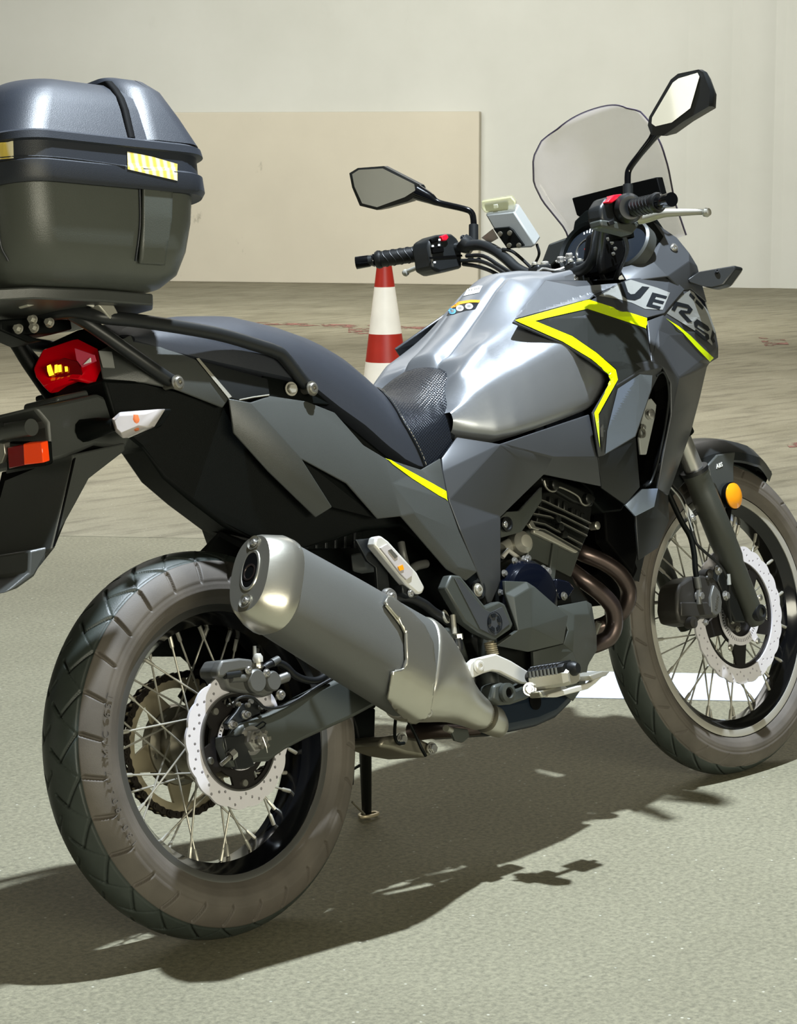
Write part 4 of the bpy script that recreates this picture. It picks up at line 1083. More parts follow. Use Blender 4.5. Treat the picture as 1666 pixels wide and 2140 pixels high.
# opening in the cap: recessed slot
ce = m0.lerp(m1, -.120) + Vector((0, .006, 0)); u_ = (upm - axm * upm.dot(axm)).normalized(); s_ = axm.cross(u_)
def capring(du, a, b, t, e=2.2): return oval(m0.lerp(m1, t) + Vector((0, .006, 0)) + u_ * du, axm, upm, a, b, e, 28)
loft('outlet_rim', [capring(.006, .036, .020, -.118), capring(.006, .035, .019, -.1225), capring(.006, .031, .0160, -.1225), capring(.006, .029, .0145, -.119)], 'steel_brushed', ex, caps=False)
loft('outlet', [capring(.006, .0305, .0155, -.1215), capring(.006, .0302, .0153, -.1208)], 'plate_black', ex, label='dark exhaust opening')
loft('inner_pipe', [capring(.002, .0145, .0125, -.1210), capring(.002, .0145, .0125, -.1235), capring(.002, .0115, .0098, -.1235), capring(.002, .0110, .0095, -.1212)], 'header_steel', ex, caps=False, label='brown burnt inner pipe')
for du in (.054, -.048):
    q = ce + u_ * du
    lathe('cap_recess', [(.011, 0), (.012, .001), (.009, -.001)], q - axm * .001, -axm, 'steel', ex, 24)
    bolt('cap_screw', q, -axm, .0052, .004, 'chrome', ex, False)
# tail section in pale metal
def pring(px, py, y, a, b, axd=None, e=2.3): return oval(on(px, py, y), axd or axm, upm, a, b, e, 40)
tail = [ring(.93, .0925, .0628), ring(.96, .0933, .0635), ring(1.0, .0935, .0637), pring(893, 1410, -.208, .087, .060), pring(912, 1422, -.204, .077, .054), pring(938, 1440, -.196, .060, .045), pring(962, 1466, -.184, .040, .036), pring(990, 1486, -.172, .031, .029), pring(1020, 1502, -.160, .027, .026)]
sh = loft('tail_section', tail, 'steel_brushed', ex, label='pale metal collector section', sharp=180, sub=1)
end = [pring(1018, 1501, -.161, .0265, .0255), pring(1030, 1506, -.152, .0262, .025, Vector((1, .6, -.3))), pring(1036, 1512, -.135, .025, .024, Vector((.6, 1, -.4))), pring(1036, 1518, -.10, .022, .022, Vector((0, 1, -.3)))]
loft('link_pipe', end, 'steel_brushed', ex, sharp=50)
# heat shield lapping over the can
raised('heat_shield', [(797, 1262), (806, 1248), (826, 1262), (856, 1286), (880, 1310), (898, 1345), (904, 1400), (900, 1450), (893, 1500), (880, 1516), (850, 1498), (826, 1476), (808, 1452), (814, 1402), (838, 1396), (843, 1378), (840, 1324), (826, 1296)], [body], 'steel_brushed', ex, .0035, 7, label='brushed heat shield with stepped edge')
wrap_line('shield_bead', [(802, 1268), (826, 1298), (842, 1325), (846, 1378), (841, 1398), (820, 1404), (812, 1450), (828, 1474), (848, 1492)], [body], .0016, 'steel_brushed', ex, .0040)
bsx = bvh_of([sh, body])
bolt('shield_screw', hit(bsx, 895, 1488, .001), (-.2, -1, -.2), .006, .004, 'chrome', ex, False)
mb = on(809, 1249, -.215)
lathe('mount_washer', [(0, .010), (.014, .010), (.016, .006), (.016, 0), (0, 0)], mb, (0, -1, 0), 'chrome', ex, 30)
bolt('mount_bolt', mb + Vector((0, -.010, 0)), (0, -1, 0), .0075, .006, 'chrome', ex, False)
slab('mount_tab', [(795, 1262), (800, 1238), (820, 1238), (830, 1262), (850, 1290), (812, 1272)], -.208, .01, 'steel_brushed', ex, .002)
slab('mount_arm', [(660, 1215), (720, 1226), (770, 1242), (800, 1250), (800, 1262), (770, 1255), (715, 1238), (658, 1222)], -.195, .02, 'plastic_dark', ex, .003)
tube('mount_stay', [on(686, 1199, -.17), on(714, 1200, -.18), on(735, 1215, -.185), on(760, 1230, -.19)], .003, 'satin_black', ex, 8)
# header pipes
tube('header_pipe', [on(1205, 1150, -.06), on(1225, 1159, -.075), on(1264, 1176, -.09), on(1296, 1200, -.10), on(1313, 1232, -.10), on(1308, 1266, -.09), on(1285, 1290, -.06), on(1250, 1310, -.03), on(1150, 1330, 0)], .0165, 'header_steel', ex, 24, smooth=6, label='brown header pipe of the near cylinder')
tube('header_pipe', [on(1190, 1190, -.09), on(1222, 1214, -.11), on(1256, 1240, -.12), on(1280, 1268, -.125), (on(1285, 1300, -.12)), on(1275, 1330, -.11), on(1250, 1345, -.09), on(1200, 1360, -.04)], .0165, 'header_steel', ex, 24, smooth=6)
tube('header_bracket', [on(1238, 1335, -.06), on(1252, 1300, -.08)], .006, 'alloy', ex, 10)
# bits below the muffler
for px, py, r, L_ in ((843, 1498, .006, .02), (858, 1500, .008, .012), (932, 1522, .006, .010)):
    tube('clamp_screw', [on(px, py, -.17), on(px + 10, py + 4, -.16)], r, 'steel', ex, 12)
slab('stand_tab', [(942, 1520), (978, 1524), (982, 1540), (968, 1552), (952, 1548), (946, 1534)], -.12, .006, 'engine_cover', ex, .001)
tube('lower_pipe', [on(1000, 1516, -.06), on(960, 1520, -.04), on(900, 1524, 0), on(860, 1530, .04)], .018, 'header_steel', ex, 16, smooth=3)

# ================================================================== SUSPENSION LINK, STANDS
lk = empty('suspension_link', bike)
slab('link_arm', [(792, 1556), (802, 1540), (830, 1536), (856, 1540), (880, 1544), (905, 1556), (908, 1576), (890, 1583), (850, 1576), (820, 1566), (798, 1562)], -.06, .10, 'hub_alloy', lk, .007, 'alloy suspension rocker')
for px, py in ((838, 1545), (901, 1564)):
    bolt('link_bolt', on(px, py, -.065), (0, -1, 0), .0085, .010, 'chrome', lk)
tube('cable_guide', [on(828, 1490, -.07), on(825, 1535, -.075), on(832, 1553, -.08), on(845, 1553, -.08)], .003, 'plastic_dark', lk, 8, smooth=4)
tube('cable_guide', [on(850, 1500, -.07), on(868, 1535, -.075), on(880, 1562, -.08), on(890, 1580, -.08)], .003, 'plastic_dark', lk, 8, smooth=4)
slab('linkage_cover', [(730, 1475), (786, 1480), (784, 1556), (770, 1562), (752, 1558), (744, 1520)], .02, .06, 'plastic_dark', bike, .004)
st = empty('side_stand', bike)
P0, P1 = on(762, 1500, .10), on(768, 1698, .155)
g_ = M.T @ (np.array(ground(768, 1708)) - [0, 0, GZ]); P1 = Vector(g_) + Vector((0, 0, .008))
tube('stand_leg', [P0, P0.lerp(P1, .5), P1], [.0125, .0115, .0095], 'plastic_dark', st, 16)
tube('stand_foot', [P1 + Vector(v) for v in ((-.028, -.012, -.002), (-.010, -.02, -.004), (.014, -.016, -.004), (.017, -.004, -.002), (.005, .008, -.002), (-.012, .008, 0))], .0035, 'sprocket', st, 8, smooth=4, closed=True, label='worn pale foot loop')
tube('stand_spring', [on(751, 1600, .13), on(738, 1608, .12), on(736, 1640, .12)], .0030, 'plastic_dark', st, 8)
tube('stand_spring', [on(736, 1676, .12), on(752, 1692, .13), (on(762, 1702, .14))], .0022, 'hub_alloy', st, 8)

# ================================================================== PASSENGER PEG
pg = empty('passenger_footpeg', bike)
slab('peg_hanger', [(744, 1128), (782, 1124), (800, 1165), (808, 1180), (815, 1230), (790, 1236), (786, 1186), (768, 1172)], -.170, .006, 'satin_black', pg, .001)
PEG = [(787, 1121), (797, 1119), (812, 1130), (872, 1196), (889, 1228), (884, 1240), (874, 1242), (862, 1232), (850, 1222), (782, 1140)]
slab('peg_body', PEG, -.196, .020, 'alloy_white', pg, .004, 'silver folded peg')
slab('peg_pad', [(795, 1145), (810, 1136), (863, 1192), (862, 1204), (850, 1212), (838, 1200)], -.199, .004, 'clear_lens', pg, .001, 'translucent pad of the peg')
slab('peg_marker', [(832, 1184), (842, 1180), (845, 1190), (836, 1193)], -.2005, .002, 'amber_lens', pg, 0)
slab('peg_marker', [(812, 1150), (818, 1147), (832, 1163), (826, 1167)], -.2005, .002, 'steel', pg, 0)
slab('peg_joint', [(840, 1222), (860, 1222), (872, 1232), (876, 1246), (862, 1250), (842, 1240)], -.190, .02, 'satin_black', pg, .002)
bolt('peg_screw', on(858, 1240, -.192), (0, -1, 0), .0055, .004, 'chrome', pg, False)
tube('wire_loom', [on(800, 1250, -.16), on(850, 1248, -.165), on(885, 1262, -.165), on(905, 1278, -.165), (on(925, 1290, -.16)), on(940, 1300, -.15)], .0085, 'rubber_black', bike, 12, smooth=4)
lathe('hose_clip', [(.011, 0), (.0125, .002), (.0125, .005), (.011, .006)], on(928, 1290, -.163), (.4, -.8, .2), 'alloy', bike, 24, True)
tube('breather_hose', [on(838, 1134, -.12), on(843, 1160, -.125), on(850, 1185, -.12)], .007, 'caliper_grey', bike, 12, smooth=3)
tube('breather_hose', [on(890, 1178, -.12), on(868, 1184, -.13), on(852, 1200, -.135), on(850, 1225, -.13)], .008, 'caliper_grey', bike, 12, smooth=3)
slab('fluid_bottle', [(764, 1152), (786, 1158), (790, 1196), (768, 1190)], -.13, .04, 'unit_grey', bike, .005)

# ================================================================== RIDER PEG, PEDAL, MASTER CYLINDER
ct = empty('rear_brake_controls', bike)
slab('pedal_arm', [(952, 1427), (954, 1413), (966, 1408), (980, 1402), (983, 1386), (993, 1377), (1037, 1366), (1068, 1380), (1110, 1406), (1118, 1418), (1108, 1430), (1092, 1429), (1046, 1405), (1030, 1402), (1012, 1407), (992, 1416), (975, 1424), (962, 1429)], -.196, .014, 'alloy_white', ct, .003, 'bright alloy pedal arm')
for px, py, r in ((1001, 1392, .010), (967, 1411, .006)):
    bolt('arm_pivot', on(px, py, -.198), (0, -1, 0), r, .005, 'alloy_white', ct, False)
slab('pedal_lever', [(1145, 1457), (1150, 1450), (1208, 1434), (1236, 1426), (1248, 1414), (1262, 1407), (1264, 1410), (1246, 1428), (1230, 1440), (1165, 1457)], -.262, .012, 'alloy_white', ct, .002, 'bright brake pedal')
slab('pedal_pad', [(1232, 1412), (1260, 1402), (1276, 1403), (1268, 1412), (1240, 1422)], -.285, .05, 'alloy', ct, .002)
slab('pedal_boss', [(1127, 1445), (1180, 1431), (1190, 1440), (1170, 1452), (1134, 1458)], -.258, .03, 'steel_brushed', ct, .003)
tube('push_rod', [on(955, 1335, -.17), on(957, 1400, -.182)], .0035, 'alloy', ct, 10)
tube('push_rod', [on(946, 1285, -.165), on(950, 1325, -.168)], .005, 'alloy', ct, 12)
lathe('rod_nut', [(.009, 0), (.009, .010), (0, .010)], on(957, 1325, -.169), (0, 0, -1), 'steel', ct, 6)
lathe('rod_boot', [(.008, 0), (.010, .01), (.008, .022)], on(955, 1334, -.17), (0, 0, -1), 'rubber_black', ct, 20)
slab('rod_clevis', [(946, 1388), (952, 1382), (972, 1384), (974, 1398), (962, 1412), (950, 1410), (945, 1400)], -.192, .016, 'alloy', ct, .003)
sp_ = []
for k in range(90):
    t = k / 89; c = on(1024, 1343, -.165).lerp(on(1030, 1368, -.165), t); a = t * 2 * PI * 6; sp_.append(c + Vector((.010 * math.cos(a), .010 * math.sin(a), 0)))
tube('return_spring', sp_, .0016, 'sprocket', ct, 6)
fp = empty('rider_footpeg', bike)
slab('peg_bracket', [(1033, 1432), (1050, 1426), (1066, 1430), (1080, 1440), (1100, 1428), (1112, 1420), (1122, 1434), (1118, 1452), (1100, 1462), (1070, 1472), (1046, 1474), (1030, 1462)], -.195, .035, 'engine_cover', fp, .005)
lathe('bracket_boss', [(.0175, 0), (.0175, .008), (.010, .010), (.008, .004), (0, .004)], on(1057, 1448, -.197), (0, -1, 0), 'engine_cover', fp, 32)
lathe('bracket_bolt', [(.008, .007), (.006, .006), (0, .006)], on(1057, 1448, -.197), (0, -1, 0), 'plate_black', fp, 20)
# the peg itself reaches outwards
A_, B_ = on(1118, 1424, -.225), on(1200, 1412, -.305)
d_ = (B_ - A_).normalized()
rings = []
for t, w_, h_ in ((0, .016, .012), (.06, .022, .015), (.9, .022, .015), (1.0, .016, .012)):
    c = A_.lerp(B_, t); rings.append([c + Vector((x * w_, 0, z * h_)) for x, z in ((-1, -.6), (-.6, -1), (.6, -1), (1, -.6), (1, .6), (.6, 1), (-.6, 1), (-1, .6))])
loft('peg_frame', rings, 'alloy', fp, sharp=30, label='pale alloy peg')
rings = []
for t, w_ in ((.02, .019), (.06, .0225), (.86, .0225), (.93, .019)):
    c = A_.lerp(B_, t) + Vector((0, 0, .016)); rings.append([c + Vector((x * w_, 0, z)) for x, z in ((-1, -.006), (1, -.006), (1, .004), (.7, .009), (-.7, .009), (-1, .004))])
loft('peg_rubber', rings, 'rubber_black', fp, sharp=30, label='ribbed black rubber pad')
for k in range(8):
    c = A_.lerp(B_, .12 + k * .095) + Vector((0, 0, .024)); bm = bmesh.new(); box_bm(bm, c, .040, .0035, .007); bevel(from_bm('rubber_rib', bm, 'rubber_black', fp), .001, 1)
    c = A_.lerp(B_, .12 + k * .095) + Vector((-.0225, 0, .014)); bm = bmesh.new(); box_bm(bm, c, .002, .0035, .012); from_bm('rubber_rib', bm, 'decal_grey', fp)
lathe('peg_end', [(.013, 0), (.013, .010), (.009, .016), (0, .016)], B_ + Vector((0, .006, .012)), d_, 'rubber_black', fp, 20)
bolt('pivot_bolt', on(1107, 1440, -.232), (-.6, -.8, 0), .009, .006, 'chrome', fp, False)
lathe('pivot_spring', [(.011, 0), (.012, .004), (.011, .008), (.012, .012), (.011, .016)], on(1108, 1416, -.215), (-.3, -1, .2), 'satin_black', fp, 24)

# ================================================================== ENGINE
en = empty('engine', bike)
slab('crankcase', [(1010, 1240), (1060, 1170), (1120, 1160), (1200, 1200), (1240, 1260), (1240, 1380), (1215, 1440), (1100, 1452), (1030, 1420), (990, 1330)], -.120, .24, 'engine_black', en, .012)
slab('cylinder_block', [(1100, 1110), (1118, 1104), (1214, 1152), (1192, 1216), (1160, 1230), (1105, 1200)], -.118, .22, 'engine_cover', en, .004, 'dark cylinder block')
slab('cylinder_rib', [(1158, 1128), (1170, 1132), (1160, 1216), (1146, 1212)], -.124, .01, 'engine_cover', en, .002)
slab('cylinder_head', [(1118, 1102), (1136, 1030), (1160, 1020), (1238, 1060), (1232, 1110), (1214, 1152)], -.112, .22, 'engine_black', en, .003)
fins = [((1131, 1043), (1140, 1046), (1236, 1092), (1228, 1096)), ((1124, 1057), (1180, 1078), (1232, 1104), (1222, 1112)), ((1116, 1072), (1150, 1078), (1228, 1118), (1216, 1128)), ((1112, 1088), (1140, 1094), (1218, 1136), (1206, 1142)), ((1114, 1101), (1140, 1106), (1214, 1148), (1206, 1154))]
for a, b, c, d in fins:
    pts = [a, b, c, (c[0] - 1, c[1] + 5), (b[0], b[1] + 5), (a[0] - 1, a[1] + 5)]
    slab('cooling_fin', pts, -.132, .24, 'engine_black', en, .001)
    slab('fin_edge', [a, b, c, (c[0], c[1] + 2.6), (b[0], b[1] + 2.4), (a[0], a[1] + 2.2)], -.1335, .002, 'steel_brushed', en, 0, 'machined bright fin edge')
slab('fin_bracket', [(1106, 1095), (1112, 1086), (1120, 1100), (1132, 1104), (1126, 1108), (1112, 1104)], -.134, .008, 'steel_brushed', en, .001)
# valve cover with wavy lower edge
slab('valve_cover', [(1131, 996), (1165, 1000), (1238, 1032), (1247, 1040), (1238, 1060), (1200, 1050), (1135, 1012)], -.120, .23, 'engine_black', en, .004)
wave = [(1137, 1004), (1141, 1018), (1150, 1026), (1160, 1026), (1166, 1018), (1180, 1022), (1200, 1032), (1210, 1040), (1216, 1052), (1226, 1056), (1236, 1048)]
tube('valve_cover_edge', [on(x, y, -.124) for x, y in wave], .0022, 'steel', en, 8, smooth=4, label='bright wavy gasket edge')
for px, py, r in ((1152, 1014, .010), (1222, 1043, .010)): lathe('plug_boss', [(r, 0), (r, .012), (r * .7, .014), (0, .014)], on(px, py, -.118), (0, -1, 0), 'engine_black', en, 24)
for a in ((1150, 1036), (1168, 1040), (1180, 1046), (1196, 1060), (1206, 1064), (1216, 1070)):
    slab('head_stud', [(a[0], a[1]), (a[0] + 9, a[1] + 3), (a[0] + 7, a[1] + 26), (a[0] - 2, a[1] + 23)], -.122, .02, 'engine_black', en, .003)
for px, py in ((1164, 1102), (1158, 1086), (1172, 1118)): lathe('fin_stud', [(.007, 0), (.007, .012), (0, .014)], on(px, py, -.128), (0, -1, 0), 'engine_black', en, 20)
lathe('fin_boss', [(.008, 0), (.008, .016), (.005, .018), (0, .018)], on(1236, 1100, -.12), (0, -1, 0), 'steel', en, 20)
slab('block_edge', [(1116, 1106), (1130, 1108), (1206, 1144), (1212, 1152), (1204, 1156), (1126, 1118), (1116, 1114)], -.128, .01, 'alloy', en, .002, 'pale machined edge of the block')
lathe('thermostat', [(.020, 0), (.023, .012), (.021, .03), (.012, .04), (0, .042)], on(1075, 1140, -.085), (-.2, -1, .15), 'alloy', en, 28, label='pale round alloy housing')
tube('coolant_pipe', [on(1048, 1150, -.09), on(1066, 1140, -.09), on(1090, 1135, -.09), on(1110, 1140, -.08)], .014, 'alloy', en, 14, smooth=3)
tube('frame_tube', [on(1050, 1165, -.11), on(1062, 1150, -.112), on(1082, 1165, -.112), on(1096, 1176, -.11), on(1120, 1196, -.11)], .0045, 'alloy_white', en, 10)
for px, py in ((1096, 1171), (1140, 1203), (1143, 1195)): bolt('cover_bolt', on(px, py, -.135), (0, -1, 0), .0065, .008, 'chrome', en)
# clutch cover disc and ring of bolts
cc = on(1098, 1250, -.135)
lathe('clutch_cover', [(0, .030), (.045, .030), (.062, .024), (.070, .012), (.072, 0), (.0, 0)], cc, (0, -1, 0), 'clutch_blue' if 'clutch_blue' in MATS else mat('clutch_blue', '0c101c', .14, .3, coat=.5).name, en, 60, label='glossy blue-black round clutch cover')
for a in (75, 105, 135, 165, 195, 40):
    t = math.radians(a); bolt('cover_bolt', cc + Vector((.074 * math.cos(t), -.004, .074 * math.sin(t))), (0, -1, 0), .005, .006, 'chrome', en)
slab('sensor_plug', [(1164, 1208), (1190, 1214), (1204, 1230), (1190, 1250), (1170, 1254), (1160, 1236)], -.135, .04, 'clutch_blue', en, .004)
bolt('plug_bolt', on(1178, 1246, -.138), (0, -1, 0), .006, .006, 'steel', en)
# faceted black guards
G1 = dict(a=(1056, 1214, -.172), b=(1101, 1215, -.170), c=(1118, 1226, -.170), d=(1166, 1268, -.168), e=(1188, 1286, -.164), f=(1178, 1345, -.160), g=(1104, 1363, -.165), h=(1038, 1350, -.160), i=(1083, 1318, -.182), j=(1056, 1240, -.170), k=(1075, 1248, -.180), l=(1112, 1312, -.184), m=(1107, 1229, -.180))
shell('engine_guard', G1, ['jab', 'jbmk', 'bcm', 'mcdel'.replace('c', 'c'), 'kml', 'jki', 'kli', 'lef', 'lfg', 'ilgh'], 'engine_cover', en, .008, .0015, label='faceted clutch guard')
G2 = dict(a=(1167, 1266, -.150), b=(1226, 1255, -.142), c=(1237, 1262, -.135), d=(1248, 1330, -.125), e=(1248, 1360, -.120), f=(1230, 1389, -.120), g=(1224, 1428, -.115), h=(1198, 1466, -.10), i=(1188, 1318, -.158), j=(1200, 1284, -.156), k=(1232, 1284, -.148), l=(1178, 1346, -.158), m=(1200, 1318, -.158), n=(1197, 1362, -.150), o=(1218, 1392, -.135))
shell('front_guard', G2, ['abkj', 'bck', 'kcd', 'kdmj', 'ajmi', 'imnl', 'mden', 'neof'.replace('o', ''), 'nfg', 'ngh'], 'engine_cover', en, .008, .0015, label='faceted front engine guard')
G3 = dict(a=(1115, 1362, -.150), b=(1178, 1346, -.156), c=(1197, 1362, -.15), d=(1224, 1428, -.115), e=(1198, 1466, -.10), f=(1116, 1402, -.145), g=(1145, 1400, -.148))
shell('lower_guard', G3, ['abcg', 'agf', 'gcd', 'gde', 'gef'.replace('g', 'g')], 'engine_cover', en, .008, .001)
pan = [(1030, 1460), (1090, 1450), (1150, 1440), (1216, 1432), (1200, 1470), (1170, 1500), (1130, 1518), (1085, 1528), (1035, 1538), (1010, 1530), (1015, 1490)]
f_ = [on(x, y, -.085) for x, y in pan]; mcl = [Vector((v.x, -.105, v.z)).lerp(Vector((f_[0].x + .1, -.105, .28)), .25) for v in f_]
prism('belly_pan', f_, [Vector((v.x, -v.y, v.z)) for v in f_], mat('pan_blue', '16202c', .35, .1).name, en, .02, 'blue-black belly pan', 4)
lathe('pan_opening', [(.016, .002), (.014, .003), (0, .003)], on(1118, 1466, -.086), (0, -1, 0), 'plate_black', en, 24)
# left side of the engine and frame filler
slab('engine_rear', [(1005, 1300), (1060, 1330), (1060, 1440), (1030, 1470), (990, 1460), (985, 1380)], -.10, .22, 'hub_alloy', en, .01)
bpy.data.objects['engine_rear'].data.materials[0] = MATS['engine_black']
tube('frame_downtube', [on(1018, 1330, -.13), on(1022, 1400, -.13), on(1030, 1470, -.12)], .017, 'hub_alloy', bike, 16)
bpy.data.objects['frame_downtube'].data.materials[0] = MATS['engine_cover']
tube('water_hose', [on(1240, 1040, -.08), on(1262, 1058, -.09), (on(1290, 1066, -.08)), on(1302, 1052, -.07)], .009, 'rubber_black', en, 12, smooth=4)
slab('dark_gap_filler', [(1190, 985), (1262, 1005), (1310, 1050), (1300, 1068), (1262, 1072), (1240, 1050), (1238, 1030)], -.105, .18, 'plastic_dark', en, .004)  # black block added to darken the gap beside the valve cover
# radiator behind the fairing
slab('radiator', [(1262, 1040), (1330, 1035), (1335, 1150), (1325, 1200), (1300, 1170), (1268, 1130)], -.10, .03, 'plate_black', en, .004)
rx = [on(1290, 1050, -.13), on(1310, 1250, -.13)]
f_ = [on(1262, 1060, -.05), on(1330, 1050, -.05), on(1338, 1180, -.05), on(1300, 1262, -.05), on(1248, 1200, -.05)]
prism('radiator_shroud', f_, [Vector((v.x, -v.y, v.z)) for v in f_], 'plate_black', en, .003)

# ================================================================== FRAME COVER AND PIVOT COVER
Fp = dict(A=(955, 913, -.136), A2=(960, 925, -.140), B=(1046, 928, -.172), C=(1232, 866, -.198), D=(1250, 956, -.202), E=(1257, 1017, -.188), G=(1137, 992, -.165), H=(1157, 956, -.180), I=(1047, 1080, -.157), J=(1047, 1215, -.152), K=(1024, 1268, -.155), Q=(975, 1212, -.155), L=(1000, 1200, -.163), X=(962, 1108, -.164), Y=(938, 1045, -.158), N=(926, 985, -.149), O=(923, 957, -.141))
shell('frame_cover', Fp, ['AA2O'.replace('A2', 'Z') if False else 'AONB'.replace('B', 'B'), 'NYB', 'BYI', 'BIGH', 'BHDC', 'HGED', 'YXI', 'XLJI', 'LKJ'], 'panel_grey', bike, .005, .002, mirror=True, label='grey metallic frame cover')
bolt('cover_bolt', on(998, 1233, -.158), (0, -1, 0), .009, .007, 'alloy', bike, False)
lathe('cover_boss', [(.017, 0), (.018, .004), (.014, .004), (.013, 0)], on(998, 1232, -.156), (0, -1, 0), 'satin_black', bike, 28, True)
HC = dict(a=(1047, 1082, -.140), b=(1060, 1070, -.145), c=(1086, 1068, -.145), d=(1133, 1018, -.140), e=(1133, 1046, -.135), f=(1108, 1086, -.140), g=(1090, 1112, -.140), h=(1047, 1124, -.135))
shell('head_cover', HC, ['abcgh', 'cdefg'], 'engine_cover', bike, .006, .001)
lathe('rubber_mount', [(.014, 0), (.014, .004), (.010, .005), (.009, .002), (0, .002)], on(1058, 1096, -.146), (0, -1, 0), 'rubber_black', bike, 24)
bolt('mount_bolt', on(1055, 1096, -.149), (0, -1, 0), .0055, .004, 'chrome', bike, False)
PV = [(931, 1229), (943, 1201), (963, 1203), (1016, 1268), (1044, 1256), (1056, 1262), (1074, 1306), (1068, 1316), (1036, 1338), (1000, 1321), (972, 1300)]
slab('pivot_cover', PV, -.182, .022, 'engine_cover', bike, .004, 'dark pivot cover plate')
slab('pivot_cover_face', [(950, 1208), (960, 1210), (1010, 1272), (1026, 1280), (1050, 1268), (1066, 1304), (1034, 1330), (1004, 1314)], -.1835, .002, 'panel_grey', bike, .0006)
ec = on(1034, 1301, -.1845)
for g in range(5):
    a = 2 * PI * g / 5 + .3; da = .42
    P_ = []
    for k in range(7): t = a + da * (k / 6 * 2 - 1); P_.append((.0165 * math.cos(t), .0165 * math.sin(t)))
    for k in range(7): t = a - da * (k / 6 * 2 - 1) * .8; P_.append((.0095 * math.cos(t), .0095 * math.sin(t)))
    o = xz(plate2d([P_], .0012), 'emblem_segment', 'decal_black', ec.y, bike, (ec.x, 0, ec.z))
lathe('emblem_ring', [(.0195, 0), (.0195, .001), (.0185, .001), (.0185, 0)], ec, (0, -1, 0), 'decal_black', bike, 40, True)

# ================================================================== FORK AND FRONT BRAKE
SI = SROT.inverted()
fk = empty('front_fork', bike)
A_, B_ = SI @ on(1452, 985, -.096), SI @ on(1575, 1285, -.096)
fd_ = (A_ - B_).normalized()
def both(fn):
    for s in (-1, 1):
        fn(s)
def fpt(v, s): q = Vector((v.x, v.y * (1 if s < 0 else -1), v.z)); return SROT @ q
for s in (-1, 1):
    a, b = fpt(A_, s), fpt(B_, s); d = (b - a).normalized(); L_ = (b - a).length
    tube('fork_leg', [a, a + d * .012, a + d * .018, a + d * .045, a + d * .055, a + d * (L_ * .48), a + d * (L_ * .49), a + d * (L_ * .60), a + d * (L_ * .64), b, b + d * .02],
         [.0285, .0285, .0265, .0265, .0275, .0285, .0275, .027, .0235, .0215, .017], 'fork_black', fk, 28, label='black lower fork leg')
    tube('fork_tube', [a - d * .34, a], .0205, 'chrome', fk, 24, label='polished upper fork tube')
    tube('fork_clamp', [a - d * .30, a - d * .08], .030, 'plastic_dark', fk, 20)
    tube('seal_ring', [a - d * .006, a + d * .002], .0300, 'rubber_black', fk, 28)
    ax_c = SROT @ Vector((1.45, -.065 * (1 if s < 0 else -1), .331))
    lathe('axle_clamp', [(.019, -.01), (.019, .035), (.017, .045), (.010, .047), (.009, .040), (0, .040)], SROT @ Vector((1.45, (.072) * s, .331)), (SROT.to_3x3() @ Vector((0, s, 0))), 'rubber_black', fk, 30)
tube('front_axle', [SROT @ Vector((1.45, -.1, .331)), SROT @ Vector((1.45, .1, .331))], .0095, 'steel', fk, 16)
fc_ = empty('front_caliper', bike)
slab('caliper_body', [(1421, 1221), (1442, 1207), (1470, 1201), (1494, 1205), (1509, 1235), (1510, 1274), (1500, 1291), (1470, 1290), (1452, 1308), (1421, 1301), (1414, 1277), (1416, 1239)], -.100, .052, 'caliper_dark', fc_, .006, 'large brown-grey caliper')
slab('caliper_step', [(1424, 1258), (1480, 1258), (1484, 1266), (1498, 1270), (1492, 1286), (1450, 1290), (1424, 1288)], -.104, .01, 'caliper_dark', fc_, .003)
slab('caliper_ridge', [(1493, 1222), (1505, 1236), (1510, 1258), (1508, 1280), (1496, 1287), (1488, 1280), (1486, 1248)], -.106, .012, 'caliper_grey', fc_, .002, 'lighter raised ridge')
me = text2d('NISSIN', .011, .0006); place(me, 'caliper_lettering', 'steel', on(1499, 1258, -.1070), on(1502, 1238, -.107) - on(1496, 1280, -.107), on(1480, 1256, -.107) - on(1499, 1258, -.107), fc_)
bolt('banjo_bolt', on(1459, 1246, -.104), (0, -1, 0), .008, .012, 'chrome', fc_)
tube('banjo', [on(1461, 1226, -.108), on(1460, 1246, -.108), on(1461, 1262, -.106)], .006, 'caliper_grey', fc_, 12)
for px, py, r in ((1482, 1199, .010), (1476, 1208, .005)): lathe('caliper_boss', [(r, -.02), (r, .004), (r * .7, .006), (0, .006)], on(px, py, -.098), (0, -1, 0), 'caliper_dark', fc_, 20)
for px, py in ((1500, 1192), (1516, 1245)): bolt('caliper_bolt', on(px, py, -.105), (0, -1, 0), .0075, .008, 'chrome', fc_)
bolt('caliper_bolt', on(1474, 1301, -.100), (0, -1, 0), .005, .006, 'chrome', fc_)
lathe('pad_spring', [(.012, 0), (.012, .018), (.006, .020), (0, .018)], on(1436, 1302, -.095), (0, -1, 0), 'caliper_dark', fc_, 16)
slab('sensor_mount', [(1520, 1290), (1534, 1286), (1546, 1296), (1550, 1310), (1536, 1318), (1524, 1308)], -.080, .008, 'caliper_dark', fc_, .002)
for px, py in ((1530, 1298), (1541, 1315)): bolt('sensor_bolt', on(px, py, -.082), (0, -1, 0), .005, .006, 'steel', fc_, False)
slab('caliper_mount', [(1508, 1180), (1530, 1200), (1545, 1260), (1560, 1300), (1538, 1300), (1515, 1250), (1500, 1215)], -.094, .02, 'engine_black', fc_, .003)
tube('brake_hose', [on(1380, 985, -.10), on(1398, 1032, -.10), on(1425, 1090, -.105), on(1443, 1122, -.108), on(1451, 1158, -.110), on(1454, 1194, -.110), on(1460, 1228, -.108)], .0058, 'plastic_dark', fc_, 12, smooth=5, label='black front brake hose')
tube('hose_ferrule', [on(1456, 1205, -.110), on(1460, 1228, -.108)], .0072, 'caliper_grey', fc_, 14)
